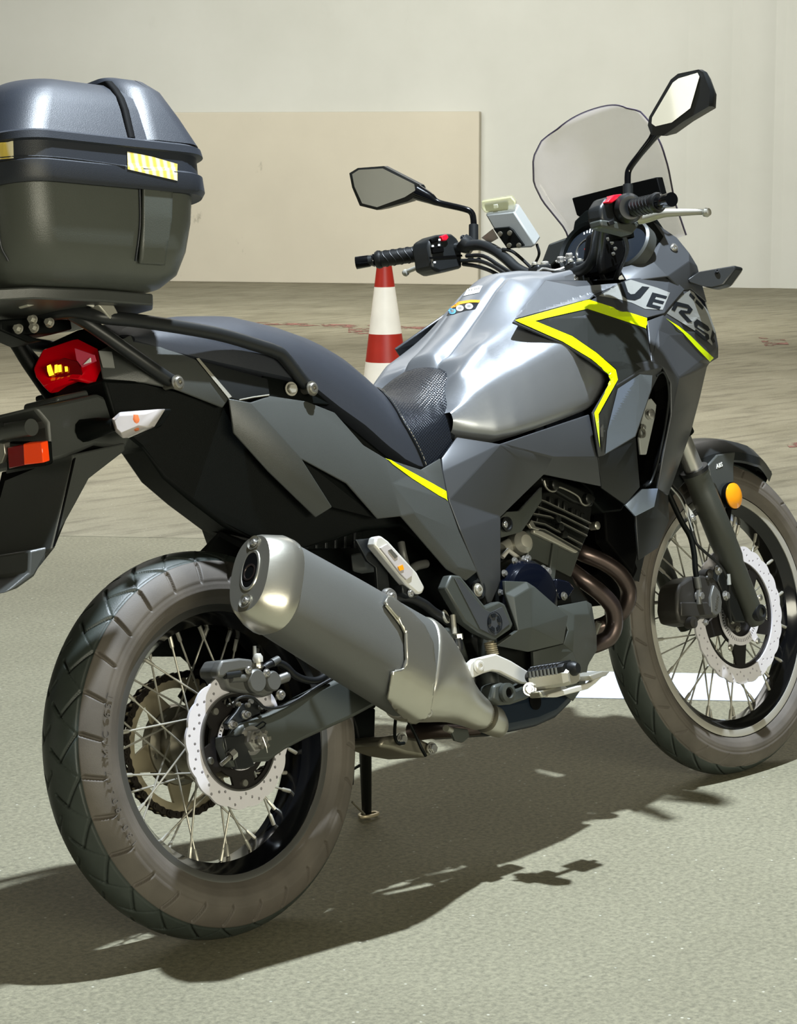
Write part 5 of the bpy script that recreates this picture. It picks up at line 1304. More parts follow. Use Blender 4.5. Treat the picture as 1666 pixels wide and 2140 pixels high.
tube('sensor_cable', [on(1395, 1005, -.10), on(1406, 1014, -.10), on(1431, 1046, -.104), on(1446, 1110, -.108), on(1456, 1136, -.110), on(1474, 1154, -.112), on(1503, 1180, -.112), on(1519, 1206, -.112), on(1524, 1222, -.110), on(1523, 1260, -.104), on(1528, 1300, -.09)], .0030, 'rubber_black', fc_, 8, smooth=5)
tube('sensor_cable', [on(1396, 1012, -.104), on(1420, 1040, -.106), on(1436, 1075, -.108), on(1448, 1110, -.110)], .0018, 'unit_grey', fc_, 6, smooth=4)
slab('hose_clamp', [(1434, 1052), (1445, 1066), (1454, 1080), (1445, 1095), (1433, 1075)], -.108, .004, 'alloy_white', fc_, .001, 'bright hose clamp plate')
bolt('clamp_bolt', on(1448, 1083, -.109), (0, -1, 0), .006, .005, 'chrome', fc_, False)
tube('cable_clip', [on(1522, 1200, -.114), on(1524, 1222, -.113)], .0045, 'unit_grey', fc_, 10)

# ---------------- front fender
ff_ = empty('front_fender', bike)
rings = []
for k in range(26):
    t = k / 25; a = math.radians(48 + 112 * t)
    w_ = .072 * min(1, .06 + t * 5) * (1 if t < .75 else 1 - (t - .75) * .8); r0 = .372 - .004 * t
    drop = .030 * min(1, t * 5)
    pr = [(-w_, -drop - .018), (-w_ * .97, -drop), (-w_ * .62, -.004), (-w_ * .25, .004), (0, .007), (w_ * .25, .004), (w_ * .62, -.004), (w_ * .97, -drop), (w_, -drop - .018)]
    top = [SROT @ Vector((1.45 + (r0 + dz) * math.cos(a), y, .331 + (r0 + dz) * math.sin(a))) for y, dz in pr]
    low = [SROT @ Vector((1.45 + (r0 + dz - .004) * math.cos(a), y * .95, .331 + (r0 + dz - .004) * math.sin(a))) for y, dz in pr[::-1]]
    rings.append(top + low)
loft('fender_blade', rings, 'satin_black', ff_, sharp=30)
for s in (-1, 1):
    FS = [(1480, 972), (1500, 950), (1538, 944), (1534, 975), (1535, 1006), (1520, 1030), (1524, 1056), (1516, 1062), (1503, 1030), (1494, 1013), (1487, 1008)]
    f_ = [SI @ on(x, y, -.082) for x, y in FS]; b_ = [v + Vector((0, .012, 0)) for v in f_]
    prism('fender_side', [fpt(v, s) for v in f_], [fpt(v, s) for v in b_], 'plastic', ff_, .003)
me = text2d('ABS', .0125, .0008, shear=.15, space=1.12, offset=.0002)
place(me, 'fender_lettering', 'white_print', on(1503.5, 973, -.0828), on(1522, 966, -.0828) - on(1486, 981, -.0828), on(1499, 960, -.0828) - on(1503, 974, -.0828), ff_, 'white ABS lettering')
rc_ = on(1528, 1037, -.098)
lathe('reflector_base', [(.026, -.006), (.029, 0), (.029, .006), (.026, .007), (0, .006)], rc_, (0, -1, 0), 'plate_black', ff_, 36)
lathe('reflector', [(.027, .006), (.0268, .009), (.020, .0125), (.010, .0145), (0, .015)], rc_, (0, -1, 0), 'amber_lens', ff_, 36, label='round amber reflector')
tube('reflector_bracket', [on(1524, 1056, -.088), on(1520, 1090, -.088)], .0065, 'plate_black', ff_, 10)

# ================================================================== FAIRING
FA = dict(a=(1072, 672, -.155), b=(1140, 585, -.106), c=(1231, 629, -.158), d=(1242, 619, -.150), e=(1311, 587, -.130), f=(1396, 578, -.150), g=(1427, 607, -.155), h=(1387, 657, -.190), i=(1351, 667, -.186), j=(1351, 688, -.198), k=(1362, 756, -.232), l=(1386, 767, -.226),
          m=(1336, 778, -.240), n=(1329, 762, -.236), o=(1224, 662, -.188), q=(1176, 717, -.198), r=(1232, 751, -.222), s=(1274, 782, -.229), t=(1276, 797, -.229), u=(1238, 863, -.216), v=(1251, 955, -.208), w=(1262, 952, -.210), x=(1264, 902, -.222), y=(1285, 808, -.234), z=(1329, 913, -.206), A=(1364, 811, -.216), B=(1366, 782, -.222), C=(1185, 632, -.14))
fair = shell('side_fairing', FA, ['abC', 'acC'.replace('acC', 'aCc'), 'bedcC', 'efhi'.replace('f', 'f'), 'fgh', 'eidc'.replace('d', 'd'), 'cijo', 'aco', 'aoq', 'oqr', 'orsn', 'onjk'.replace('k', ''), 'njk', 'nkBm'.replace('B', 'l'), 'snm', 'smy', 'sty', 'tuxy', 'uvwx', 'ymAzwx'.replace('z', 'z'), 'mlA'], 'panel_grey', bike, .005, .002, mirror=True, label='grey and black side fairing')
FP = dict(a=(1387, 657, -.192), b=(1427, 607, -.156), c=(1445, 604, -.142), d=(1482, 651, -.124), e=(1496, 690, -.115), f=(1502, 724, -.106), g=(1502, 748, -.103), h=(1485, 758, -.112), i=(1478, 767, -.120), j=(1464, 829, -.126), k=(1445, 902, -.130), l=(1418, 978, -.132), m=(1397, 1036, -.140), n=(1376, 1022, -.188), o=(1387, 956, -.200), p=(1404, 870, -.214), q=(1420, 789, -.226), r=(1380, 724, -.214), s=(1378, 690, -.205), t=(1362, 756, -.224), u=(1386, 767, -.224), v=(1353, 670, -.188), w=(1460, 757, -.150), x=(1400, 700, -.200), y=(1402, 800, -.222))
front = shell('front_fairing', FP, ['abcdx'.replace('x', 's'), 'sder'.replace('r', 'x'), 'sxr', 'xefw', 'fghw', 'xwqr', 'whiq'.replace('q', 'q'), 'qijp', 'pjko', 'oklmn'.replace('o', 'o'), 'asrtv'.replace('v', ''), 'av' + 't', 'trqu', 'uqpy'], 'panel_grey', bike, .005, .002, mirror=True, label='front fairing panel')
U = dict(a=(1250, 956, -.203), b=(1329, 914, -.205), c=(1338, 1018, -.192), d=(1307, 1055, -.172), e=(1258, 1020, -.186))
shell('lower_fairing', U, ['abcde'], 'satin_black', bike, .005, .001, mirror=True)
Vn = dict(a=(1366, 782, -.219), b=(1386, 768, -.220), c=(1400, 800, -.216), d=(1400, 850, -.208), e=(1385, 940, -.192), f=(1368, 1005, -.178), g=(1350, 1020, -.180), h=(1338, 1018, -.186), i=(1330, 914, -.200), j=(1362, 812, -.212))
# vent: dark duct walls set inwards, with rim
rim_o = [on(*Vn[k]) for k in 'abcdefghij']; ctr = sum(rim_o, Vector()) / 10
inn = [v.lerp(ctr, .16) + Vector((0, .03, 0)) for v in rim_o]; inn2 = [v.lerp(ctr, .2) + Vector((0, .11, 0)) for v in rim_o]
n = 10
for s in (-1, 1):
    V = [Vector((v.x, v.y * -s, v.z)) for v in rim_o + inn + inn2]
    mk('vent_duct', V, [(i, (i + 1) % n, n + (i + 1) % n, n + i) for i in range(n)] + [(n + i, n + (i + 1) % n, 2 * n + (i + 1) % n, 2 * n + i) for i in range(n)] + [tuple(range(2 * n, 3 * n))], 'plate_black', bike, 'black cooling duct opening')
tube('duct_lip', [on(1372, 786, -.224), on(1386, 778, -.224), on(1396, 800, -.220), on(1397, 850, -.212), on(1380, 945, -.196), on(1362, 1005, -.182), on(1348, 1016, -.182)], .0022, 'satin_black', bike, 8, smooth=4)
slab('frame_stay', [(1348, 838), (1362, 832), (1373, 846), (1370, 870), (1352, 950), (1340, 950), (1336, 915), (1342, 880)], -.188, .006, 'unit_grey', bike, .002, 'pale frame stay inside the vent')
lathe('stay_bolt', [(.010, 0), (.010, .008), (.006, .010), (0, .010)], on(1356, 866, -.190), (0, -1, 0), 'chrome', bike, 24)
lathe('stay_ring', [(.010, 0), (.010, .003), (.006, .003), (.006, 0)], on(1341, 905, -.192), (0, -1, 0), 'steel', bike, 24, True)
bolt('stay_screw', on(1343, 893, -.19), (0, -1, 0), .005, .006, 'chrome', bike)
W3 = dict(a=(1376, 1022, -.188), b=(1397, 1036, -.150), c=(1399, 1087, -.150), d=(1376, 1145, -.160), e=(1336, 1171, -.172), f=(1329, 1078, -.178), g=(1368, 1058, -.186))
shell('lower_spoiler', W3, ['abcg', 'gcdef'], 'satin_black', bike, .005, .0015, mirror=True)
W4 = dict(a=(1307, 1055, -.174), b=(1343, 1022, -.190), c=(1376, 1021, -.189), d=(1368, 1059, -.187), e=(1329, 1079, -.179))
shell('spoiler_accent', W4, ['abcde'], 'paint_light', bike, .005, .001, mirror=True, label='silver-grey wedge')
# metallic upper corner of the side fairing
bf = bvh_of([fair[0]]); bfr = bvh_of([front[0]])
decal('fairing_metallic', [(1076, 667), (1140, 587), (1205, 600), (1300, 592), (1240, 617), (1231, 626)], None, 'tank_paint', bike, 5, .0014, bf, 'graphite metallic corner of the fairing')
decal('fairing_lit_patch', [(1290, 812), (1336, 782), (1362, 784), (1360, 812), (1326, 911), (1264, 948), (1268, 900)], None, 'paint_light', bike, 5, .0016, bf, 'lower fairing with blue overhead light painted in')  # blue key light on this facet, painted as a paler patch
for poly in ([(1076, 671), (1231, 628), (1351, 666), (1351, 688), (1227, 647), (1117, 672), (1195, 704), (1246, 739), (1286, 774), (1290, 794), (1250, 866), (1253, 936), (1241, 863), (1277, 795), (1273, 782), (1234, 751), (1175, 715)],):
    decal('stripe', poly, None, 'yellow_green', bike, 5, .0022, bf, 'yellow-green arrow stripe')
decal('black_field', [(1120, 672), (1227, 648), (1350, 690), (1358, 752), (1328, 760), (1340, 770), (1292, 800), (1288, 772), (1247, 737), (1196, 702)], None, mat('field_black', '232523', .42).name, bike, 9, .0006, bf, 'black field inside the stripe')
decal('black_field', [(1292, 796), (1284, 812), (1266, 900), (1258, 946), (1252, 866)], None, 'field_black', bike, 9, .0007, bf)
decal('letter_field', [(1251, 619), (1292, 594), (1318, 585), (1374, 602), (1400, 612), (1385, 648), (1348, 646), (1320, 633), (1290, 625)], None, 'decal_grey', bike, 9, .0008, bf, 'silver field of the lettering')
decal('letter', [(1293, 592), (1305, 589), (1312, 611), (1318, 616), (1326, 615), (1342, 599), (1357, 601), (1338, 624), (1326, 629), (1311, 627), (1300, 619)], None, 'decal_black', bike, 6, .0014, bf, 'dark letter V')
decal('letter', [(1363, 612), (1394, 620), (1391, 626), (1371, 621), (1368, 626), (1388, 631), (1385, 637), (1365, 632), (1363, 637), (1381, 642), (1378, 648), (1350, 641)], None, 'decal_black', bike, 6, .0014, bf, 'dark letter E')
decal('letter_field', [(1393, 655), (1424, 618), (1441, 607), (1454, 612), (1482, 655), (1495, 692), (1488, 722), (1464, 699), (1424, 674)], None, 'decal_grey', bike, 8, .0008, bfr, 'silver field of the lettering')
decal('letter', [(1411, 630), (1438, 637), (1447, 647), (1441, 656), (1429, 655), (1446, 673), (1436, 674), (1417, 653), (1422, 648), (1435, 650), (1437, 645), (1415, 640), (1409, 651), (1402, 647)], None, 'decal_black', bike, 6, .0014, bfr, 'dark letter R')
decal('letter', [(1456, 667), (1479, 682), (1483, 690), (1478, 693), (1458, 679), (1456, 684), (1480, 699), (1482, 708), (1475, 713), (1450, 694), (1453, 688), (1472, 703), (1474, 700), (1451, 684), (1449, 674)], None, 'decal_black', bike, 6, .0014, bfr, 'dark letter S')
decal('letter', [(1488, 690), (1493, 697), (1490, 706), (1494, 714), (1489, 718), (1484, 708), (1486, 700)], None, 'decal_black', bike, 6, .0014, bfr)
decal('letter_mark', [(1442, 612), (1452, 622), (1449, 628), (1439, 617)], None, 'decal_black', bike, 6, .0014, bfr)
decal('letter_mark', [(1455, 626), (1470, 642), (1467, 648), (1452, 632)], None, 'decal_black', bike, 6, .0014, bfr)
decal('stripe', [(1391, 665), (1418, 682), (1442, 701), (1471, 730), (1491, 748), (1483, 756), (1456, 728), (1427, 696), (1400, 672)], None, 'yellow_green', bike, 8, .0010, bfr, 'yellow-green stripe on the front panel')
decal('stripe', [(804, 954), (830, 970), (862, 988), (933, 1027), (939, 1047), (917, 1036), (862, 1001), (820, 970)], [side[0]], 'yellow_green', bike, 8, .0010, label='yellow-green stripe under the seat')
slab('gap_shade_sheet', [(1343, 660), (1396, 650), (1396, 775), (1350, 775)], -.165, .01, 'plate_black', bike)  # black sheet standing in for shade in the panel gap
# head lamp body, and black filler for the dark between the fairing halves
hl = [(1425, 560), (1443, 548), (1458, 557), (1470, 600), (1485, 650), (1500, 700), (1503, 740), (1492, 752), (1440, 720), (1420, 640)]
f_ = [on(x, y, -.098) for x, y in hl]; prism('headlight_unit', f_, [Vector((v.x, -v.y, v.z)) for v in f_], 'rim_black', bike, .01)
fl_ = [(1270, 640), (1400, 660), (1430, 800), (1400, 960), (1340, 990), (1280, 900)]
f_ = [on(x, y, -.09) for x, y in fl_]; prism('fairing_filler', f_, [Vector((v.x, -v.y, v.z)) for v in f_], 'plate_black', bike, .01)
# upper cowl beside the meters
CW = dict(a=(1294, 560, -.105), b=(1350, 545, -.128), c=(1387, 494, -.118), d=(1366, 463, -.10), e=(1415, 496, -.128), f=(1441, 528, -.145), g=(1458, 556, -.140), h=(1441, 546, -.150), i=(1396, 577, -.166), j=(1311, 588, -.130), k=(1427, 607, -.158), l=(1478, 632, -.112), m=(1445, 604, -.145), n=(1366, 548, -.140))
shell('upper_cowl', CW, ['abnij'.replace('n', 'n'), 'bcn', 'cden'.replace('cden', 'cdef'), 'ncf', 'nfhi'.replace('h', 'h'), 'fgh', 'hglm', 'ihmk'], 'panel_grey', bike, .005, .0015, mirror=True, label='dark upper cowl')
bolt('screen_bolt', on(1409, 517, -.138), (-.3, -1, .2), .0065, .004, 'chrome', bike, False)
slab('cowl_slot', [(1352, 497), (1366, 497), (1356, 532), (1340, 536)], -.136, .004, 'satin_black', bike, .001)

# ================================================================== WINDSCREEN
def screen_pt(t, s):
    zz = 1.118 + .295 * t
    hw = float(np.interp(t, [0, .25, .48, .62, .80, .93, 1.0], [.146, .146, .168, .172, .158, .128, .094]))
    yy = s * hw; x = 1.395 - .085 * t - 2.0 * yy * yy; zz -= .05 * (abs(s) ** 3) * (t > .9) * (t - .9) * 2 + .012 * s * s * t
    return Vector((x, yy, zz))
nt_, ns_ = 22, 16
V = [screen_pt(i / nt_, -1 + 2 * j / ns_) for i in range(nt_ + 1) for j in range(ns_ + 1)]
F = [(i * (ns_ + 1) + j, i * (ns_ + 1) + j + 1, (i + 1) * (ns_ + 1) + j + 1, (i + 1) * (ns_ + 1) + j) for i in range(nt_) for j in range(ns_)]
ws = mk('windscreen', V, F, 'smoke_screen', bike, 'smoke-tinted clear windscreen', smooth=True)
s_ = ws.modifiers.new('solid', 'SOLIDIFY'); s_.thickness = .003
edge = [screen_pt(i / nt_, -1) for i in range(nt_ + 1)] + [screen_pt(1, -1 + 2 * j / ns_) for j in range(1, ns_ + 1)] + [screen_pt(1 - i / nt_, 1) for i in range(1, nt_ + 1)]
tube('windscreen_edge', edge, .0019, mat('edge_tint', '3a3440', .15).name, bike, 8)
HD = [(1195, 414, .105), (1290, 390, -.02), (1373, 370, -.118), (1387, 425, -.128), (1350, 460, -.11), (1290, 470, -.05), (1240, 470, .0), (1205, 450, .09)]
f_ = [onx(p[0], p[1], 1.30 - 1.4 * p[2] ** 2) for p in HD]
prism('meter_hood', f_, [v + Vector((.02, 0, 0)) for v in f_], 'plate_black', bike, .002, 'black strip behind the windscreen')
HB = [(1173, 500, .13), (1195, 492, .12), (1200, 462, .105), (1222, 440, .08), (1320, 425, -.04), (1352, 470, -.09), (1372, 500, -.12), (1350, 545, -.12), (1294, 562, -.10), (1240, 595, -.04), (1160, 590, .04), (1124, 566, .10), (1146, 510, .14)]
f_ = [on(*p) for p in HB]; xm = sum(v.x for v in f_) / len(f_)
f_ = [onx(p[0], p[1], 1.255 + .03 * (p[1] < 520)) for p in HB]
prism('meter_panel', f_, [v + Vector((.05, 0, 0)) for v in f_], 'plastic_dark', bike, .004)
f_ = [onx(p[0], p[1], 1.245) for p in [(1126, 562), (1148, 510), (1192, 495), (1188, 520), (1170, 540), (1138, 566)]]
prism('dash_wing', f_, [v + Vector((.02, 0, 0)) for v in f_], 'plastic', bike, .003)
dl = empty('instrument_cluster', bike)
dn = Vector((-.86, 0, .50)); dc = onx(1226, 522, 1.232)
lathe('dial_housing', [(0, -.02), (.062, -.02), (.066, .008), (.062, .012), (.056, .008), (.054, .0), (0, 0)], dc, dn, 'plastic_dark', dl, 48)
lathe('dial_face', [(0, .001), (.0535, .001), (.0535, 0)], dc, dn, 'dial_dark', dl, 48, label='dark dial face')
u_, v_ = frame_of(dn)
for k in range(30):
    a = 2 * PI * k / 36; c = dc + dn * .0015 + (u_ * math.cos(a) + v_ * math.sin(a)) * .044; bm = bmesh.new()
    R_ = Matrix((u_ * math.cos(a) + v_ * math.sin(a), -u_ * math.sin(a) + v_ * math.cos(a), dn)).transposed()
    box_bm(bm, c, .010 if k % 3 == 0 else .006, .0022, .001, R_); from_bm('dial_tick', bm, 'white_print', dl)
bm = bmesh.new(); tube_bm(bm, [dc + dn * .004, dc + dn * .004 + Vector((0, -.030, -.018))], [.003, .0012], 8)
nd = from_bm('dial_needle', bm, mat('needle_red', 'ff4020', .4, emit='ff3010', es=.6).name, dl, 'orange-red needle')
lathe('dial_ring', [(.026, .0015), (.026, .0035), (.024, .0035), (.024, .0015)], dc, dn, 'steel', dl, 40, True)
lc_ = onx(1318, 512, 1.225)
lathe('display_housing', [(0, -.02), (.050, -.02), (.052, .006), (.047, .010), (.045, .0), (0, 0)], lc_, dn, 'plastic', dl, 44)
lathe('display_glass', [(0, .005), (.020, .0045), (.0445, .001), (.0445, 0)], lc_, dn, 'dial_dark', dl, 44)

# ================================================================== HANDLEBAR
hb = empty('handlebar', bike)
HP = [(1400, 416, -.412), (1330, 441, -.300), (1285, 447, -.235), (1258, 462, -.195), (1249, 492, -.160), (1243, 530, -.128), (1229, 556, -.095), (1200, 570, -.055), (1160, 577, -.005), (1112, 574, .045), (1082, 562, .080), (1058, 541, .115), (1030, 521, .155), (1000, 512, .195), (960, 517, .240), (905, 526, .300), (770, 545, .412)]
tube('bar', [on(*p) for p in HP], .0112, 'satin_black', hb, 18, smooth=5)
cp = [on(1205, 566, -.05), on(1130, 572, .03)]
for c in cp:
    bm = bmesh.new(); box_bm(bm, c + Vector((0, 0, -.005)), .042, .030, .044); bevel(from_bm('bar_clamp', bm, 'satin_black', hb), .005)
    for dx in (-.014, .014): bolt('clamp_bolt', c + Vector((dx, 0, .018)), (0, 0, 1), .0055, .006, 'alloy', hb, False)
bm = bmesh.new(); box_bm(bm, on(1185, 585, -.01) + Vector((.01, 0, -.03)), .075, .20, .03); bevel(from_bm('top_yoke', bm, 'satin_black', hb), .008)
for p in ((1140, 557, .03), (1190, 540, -.02), (1172, 547, 0), (1196, 585, -.06)): bolt('yoke_nut', on(*p), (-.2, -.3, 1), .008, .010, 'chrome', hb)
tube('key_ring', [on(1120, 573, .02), on(1133, 562, .015), on(1160, 566, -.01), on(1190, 556, -.03), (on(1210, 548, -.05))], .0035, 'chrome', hb, 8, smooth=3)
tube('yoke_clip', [on(1200, 592, -.07), on(1194, 580, -.06), on(1206, 576, -.06)], .0025, 'alloy_white', hb, 8)
for side_, pts in (('R', [(1327, 434, -.302), (1372, 424, -.372)]), ('L', [(897, 527, .305), (795, 542, .392)])):
    a, b = on(*pts[0]), on(*pts[1]); d = (b - a).normalized(); L_ = (b - a).length
    tube('grip', [a, a + d * .004, b - d * .004, b], [.0155, .0165, .0168, .0160], 'rubber_black', hb, 24, label='black rubber grip')
    for k in range(6):
        c = a + d * (L_ * (.12 + .15 * k)); u2, v2 = frame_of(d)
        ring_ = [c + d * (.006 * math.sin(2 * t)) + (u2 * math.cos(t) + v2 * math.sin(t)) * .0168 for t in np.linspace(0, 2 * PI, 25)[:-1]]
        tube('grip_rib', ring_, .0011, 'rubber_black', hb, 6, closed=True)
    tube('grip_collar', [b - d * .002, b + d * .004, b + d * .010], [.0185, .0195, .0165], 'rubber_black', hb, 24)
    tube('bar_end', [b + d * .010, b + d * .014, b + d * .02, b + d * .024, b + d * .052], [.012, .014, .011, .0125, .0135], 'rim_black', hb, 24, label='glossy black bar-end weight')
# right control pod
a, b = on(1309, 437, -.270), on(1318, 434, -.292)
tube('throttle_flange', [a, a.lerp(b, .6), b], [.028, .029, .022], 'satin_black', hb, 30)
slab('right_switch_pod', [(1256, 432), (1268, 412), (1300, 405), (1318, 412), (1322, 460), (1300, 470), (1270, 474), (1257, 458)], -.262, .035, 'satin_black', hb, .006, 'black right-hand switch pod')
slab('switch_pod_lower', [(1256, 458), (1290, 462), (1300, 466), (1330, 462), (1338, 470), (1322, 490), (1285, 480), (1258, 474)], -.268, .03, 'engine_cover', hb, .004)
slab('kill_switch', [(1270, 422), (1284, 407), (1300, 405), (1303, 409), (1292, 416), (1280, 424)], -.272, .02, 'red_switch', hb, .002, 'red kill switch')
slab('starter_button', [(1271, 463), (1282, 458), (1287, 468), (1276, 472)], -.272, .01, 'rubber_black', hb, .002)
lathe('brake_reservoir', [(.024, 0), (.025, .035), (.022, .04), (0, .04)], on(1300, 500, -.22), (0, 0, 1), 'plastic_dark', hb, 30)
tube('brake_line', [on(1262, 470, -.23), on(1256, 520, -.19), on(1252, 560, -.12), on(1270, 600, -.06)], .005, 'rubber_black', hb, 10, smooth=4)
tube('brake_line', [on(1300, 480, -.24), on(1310, 520, -.2), on(1296, 560, -.15), on(1280, 600, -.1)], .005, 'rubber_black', hb, 10, smooth=4)
slab('control_loom', [(1262, 480), (1300, 485), (1312, 520), (1300, 560), (1262, 575), (1256, 530)], -.12, .05, 'plate_black', hb, .01)
for px, py in ((1278, 508), (1285, 520), (1281, 531), (1270, 500)): lathe('loom_glint', [(.004, 0), (.003, .004), (0, .005)], on(px, py, -.125), (0, -1, .2), 'steel', hb, 10)
lv = [on(1336, 457, -.285), on(1352, 455, -.30), on(1385, 446, -.335), on(1420, 444, -.365), on(1455, 443, -.395), on(1472, 443, -.410)]
tube('brake_lever', lv, [.011, .010, .0085, .0072, .006, .0055], 'alloy', hb, 14, smooth=4, label='pale alloy brake lever')
lathe('lever_ball', [(0, -.009), (.007, -.006), (.009, 0), (.007, .006), (0, .009)], on(1477, 444, -.415), (0, 1, 0), 'alloy', hb, 20)
# left control pod
slab('left_switch_pod', [(898, 500), (915, 490), (944, 487), (958, 499), (966, 524), (967, 560), (920, 570), (903, 560), (901, 540), (896, 517)], .245, .05, 'satin_black', hb, .006, 'black left-hand switch pod')
slab('left_pod_seam', [(899, 537), (966, 532), (967, 536), (900, 541)], .243, .002, 'plate_black', hb, 0)
slab('dip_switch', [(903, 515), (928, 513), (929, 527), (906, 530)], .240, .01, 'plate_black', hb, .002)
slab('dip_switch', [(902, 499), (916, 493), (920, 503), (904, 508)], .240, .01, 'plate_black', hb, .002)
slab('hazard_button', [(923, 493), (934, 489), (939, 496), (934, 503), (926, 503)], .238, .01, 'red_switch', hb, .002, 'red hazard button')
for px, py in ((905, 514), (918, 512), (919, 501), (909, 548)): slab('switch_mark', [(px - 2, py - 2), (px + 2, py - 2), (px + 2, py + 2), (px - 2, py + 2)], .238, .001, 'white_print', hb, 0)
tube('clutch_perch', [on(964, 503, .235), on(975, 512, .228), on(988, 520, .218)], [.018, .019, .014], 'satin_black', hb, 16)
for px, py in ((968, 498), (980, 500), (984, 556 - 14), (1000, 545)): bolt('perch_bolt', on(px, py, .225), (-.3, -.6, .6), .005, .006, 'satin_black', hb, False)
lv = [on(905, 548, .31), on(890, 553, .33), on(870, 560, .355), on(852, 567, .375)]
tube('clutch_lever', lv, [.006, .0055, .005, .0048], 'alloy', hb, 12, smooth=3, label='pale alloy clutch lever')
lathe('lever_ball', [(0, -.008), (.006, -.005), (.008, 0), (.006, .005), (0, .008)], on(848, 570, .380), (0, 1, 0), 'alloy', hb, 20)
for y_, pp in ((0, [(965, 545, .23), (1000, 545, .18), (1030, 556, .13), (1056, 572, .08)]), (1, [(968, 552, .23), (995, 556, .19), (1025, 566, .14), (1050, 580, .1)]), (2, [(975, 535, .22), (1010, 535, .17), (1045, 556, .12), (1080, 578, .07)])):
    tube('control_cable', [on(*p) for p in pp], .0042, 'rubber_black', hb, 8, smooth=4)

# ---------------- mirrors
def mirror(name, outline, glass, x, stem, back):
    t = empty('mirror', bike)
    f_ = [onx(px, py, x) for px, py in outline]; g_ = [onx(px, py, x - .0035) for px, py in glass]
    c = sum(f_, Vector()) / len(f_)
    r1 = [c.lerp(v, 1.0) + Vector((.012, 0, 0)) for v in f_]; r2 = [c.lerp(v, .86) + Vector((.034, 0, -.004)) for v in f_]; r3 = [c.lerp(v, .45) + Vector((.048, 0, -.006)) for v in f_]
    loft('mirror_housing', [f_, r1, r2, r3], 'satin_black', t, sharp=50)
    prism('mirror_glass', g_, [v + Vector((.003, 0, 0)) for v in g_], 'mirror', t, 0, 'mirror glass')
    P_ = [on(*p) for p in stem]
    rr = back
    tube('mirror_stem', P_, rr, 'rim_black', t, 16, smooth=4)
    return t, P_
mR, P_ = mirror('R', [(1357, 244), (1402, 166), (1417, 154), (1460, 145), (1470, 151), (1484, 189), (1482, 222), (1428, 254), (1386, 284), (1361, 282), (1354, 262)],
                [(1363, 246), (1406, 173), (1418, 164), (1458, 152), (1462, 160), (1443, 226), (1404, 256), (1370, 264), (1362, 258)], 1.03,
                [(1313, 408, -.268), (1312, 372, -.268), (1316, 352, -.272), (1338, 322, -.296), (1362, 292, -.325), (1378, 268, -.345)], [.0062, .0062, .0062, .0062, .0075, .013])
tube('stem_sleeve', [on(1313, 410, -.268), on(1312.5, 386, -.268)], .0095, 'satin_black', mR, 18)
mL, P_ = mirror('L', [(730, 362), (748, 351), (802, 347), (878, 386), (880, 404), (852, 421), (788, 439), (752, 430), (736, 392)],
                [(736, 364), (750, 355), (800, 352), (866, 385), (868, 398), (846, 412), (788, 433), (757, 425), (741, 390)], 1.115,
                [(990, 500, .222), (990, 462, .222), (985, 444, .226), (968, 436, .240), (917, 424, .285), (898, 414, .302), (872, 402, .325)], [.0066, .0066, .0066, .0066, .007, .012, .017])
tube('stem_sleeve', [on(990, 504, .222), on(990, 470, .222)], .0100, 'satin_black', mL, 18)

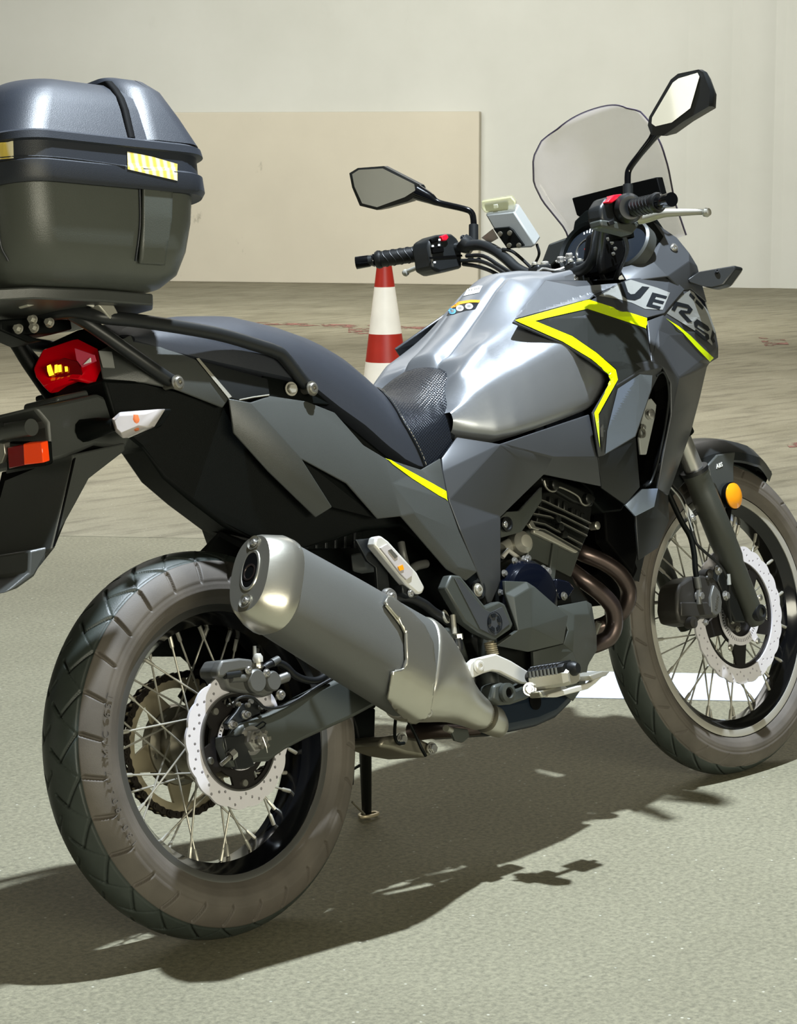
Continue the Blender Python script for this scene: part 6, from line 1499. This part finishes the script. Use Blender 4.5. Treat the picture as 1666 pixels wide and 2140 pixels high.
# ---------------- toll reader unit
iu = empty('toll_reader', bike); iu['label'] = 'pale grey toll reader box with clear yellowish top'
def box2(name, px, x0, x1, dpx, m, bev=.003, label=None):
    return prism(name, [onx(a, b, x0) for a, b in px], [onx(a + dpx[0], b + dpx[1], x1) for a, b in px], m, iu, bev, label)
box2('unit_body', [(1014, 448), (1074, 441), (1120, 512), (1110, 518), (1066, 520), (1030, 476)], 1.10, 1.15, (11, -16), 'unit_grey', .004)
box2('unit_window', [(1006, 420), (1068, 410), (1078, 422), (1075, 439), (1014, 446), (1006, 436)], 1.10, 1.14, (3, -3), 'clear_yellow', .003, 'clear yellowish end window')
box2('unit_core', [(1012, 428), (1060, 420), (1062, 434), (1016, 442)], 1.112, 1.13, (2, -3), 'caliper_grey', .002)
box2('unit_chip', [(1031, 428), (1040, 427), (1041, 435), (1032, 436)], 1.104, 1.11, (1, -1), 'white_print', .001)
box2('unit_mount', [(1031, 478), (1064, 475), (1073, 481), (1097, 514), (1061, 521)], 1.092, 1.098, (1, -2), 'plastic_dark', .001)
for px, py in ((1046, 489), (1066, 487), (1065, 513), (1085, 513)):
    lathe('mount_rivet', [(.0055, 0), (.005, .003), (0, .004)], onx(px, py, 1.091), (-1, -.2, -.1), 'hub_alloy', iu, 18)
prism('unit_arm', [onx(a, b, 1.115) for a, b in [(1006, 497), (1030, 478), (1042, 498), (1024, 508)]], [onx(a, b, 1.12) for a, b in [(1006, 497), (1030, 478), (1042, 498), (1024, 508)]], 'alloy', iu, .001)
tube('unit_wire', [onx(1122, 510, 1.13), onx(1127, 530, 1.13), onx(1120, 548, 1.14), onx(1114, 562, 1.14), onx(1122, 572, 1.14)], .003, 'rubber_black', iu, 8, smooth=4)
tube('unit_wire', [on(1050, 521, .12), on(1070, 525, .10), on(1095, 545, .08), on(1120, 570, .05)], .0035, 'rubber_black', iu, 8, smooth=4)

# ---------------- front turn signals
for s in (-1, 1):
    t = empty('indicator', bike)
    FO = [(1436, 582, -.150), (1460, 567, -.160), (1536, 554, -.215), (1538, 560, -.218), (1512, 596, -.200), (1486, 603, -.180), (1468, 598, -.165), (1440, 592, -.150)]
    f_ = [on(*p) for p in FO]; b_ = [v + Vector((.035, .006, -.004)) for v in f_]
    f_ = [Vector((v.x, v.y * -s, v.z)) for v in f_]; b_ = [Vector((v.x, v.y * -s, v.z)) for v in b_]
    prism('housing', f_, b_, 'satin_black', t, .006, 'black tapering housing')
    q = on(1500, 567, -.192); q.y *= -s; bolt('housing_screw', q, (-.8, s * .3, .4), .0045, .003, 'rubber_black', t, False)
    l_ = [b + Vector((.006, 0, 0)) for b in b_]; prism('lens', [v.lerp(sum(b_, Vector()) / 8, .1) for v in b_], [v.lerp(sum(l_, Vector()) / 8, .25) + Vector((.01, 0, 0)) for v in l_], 'clear_lens', t, .001)
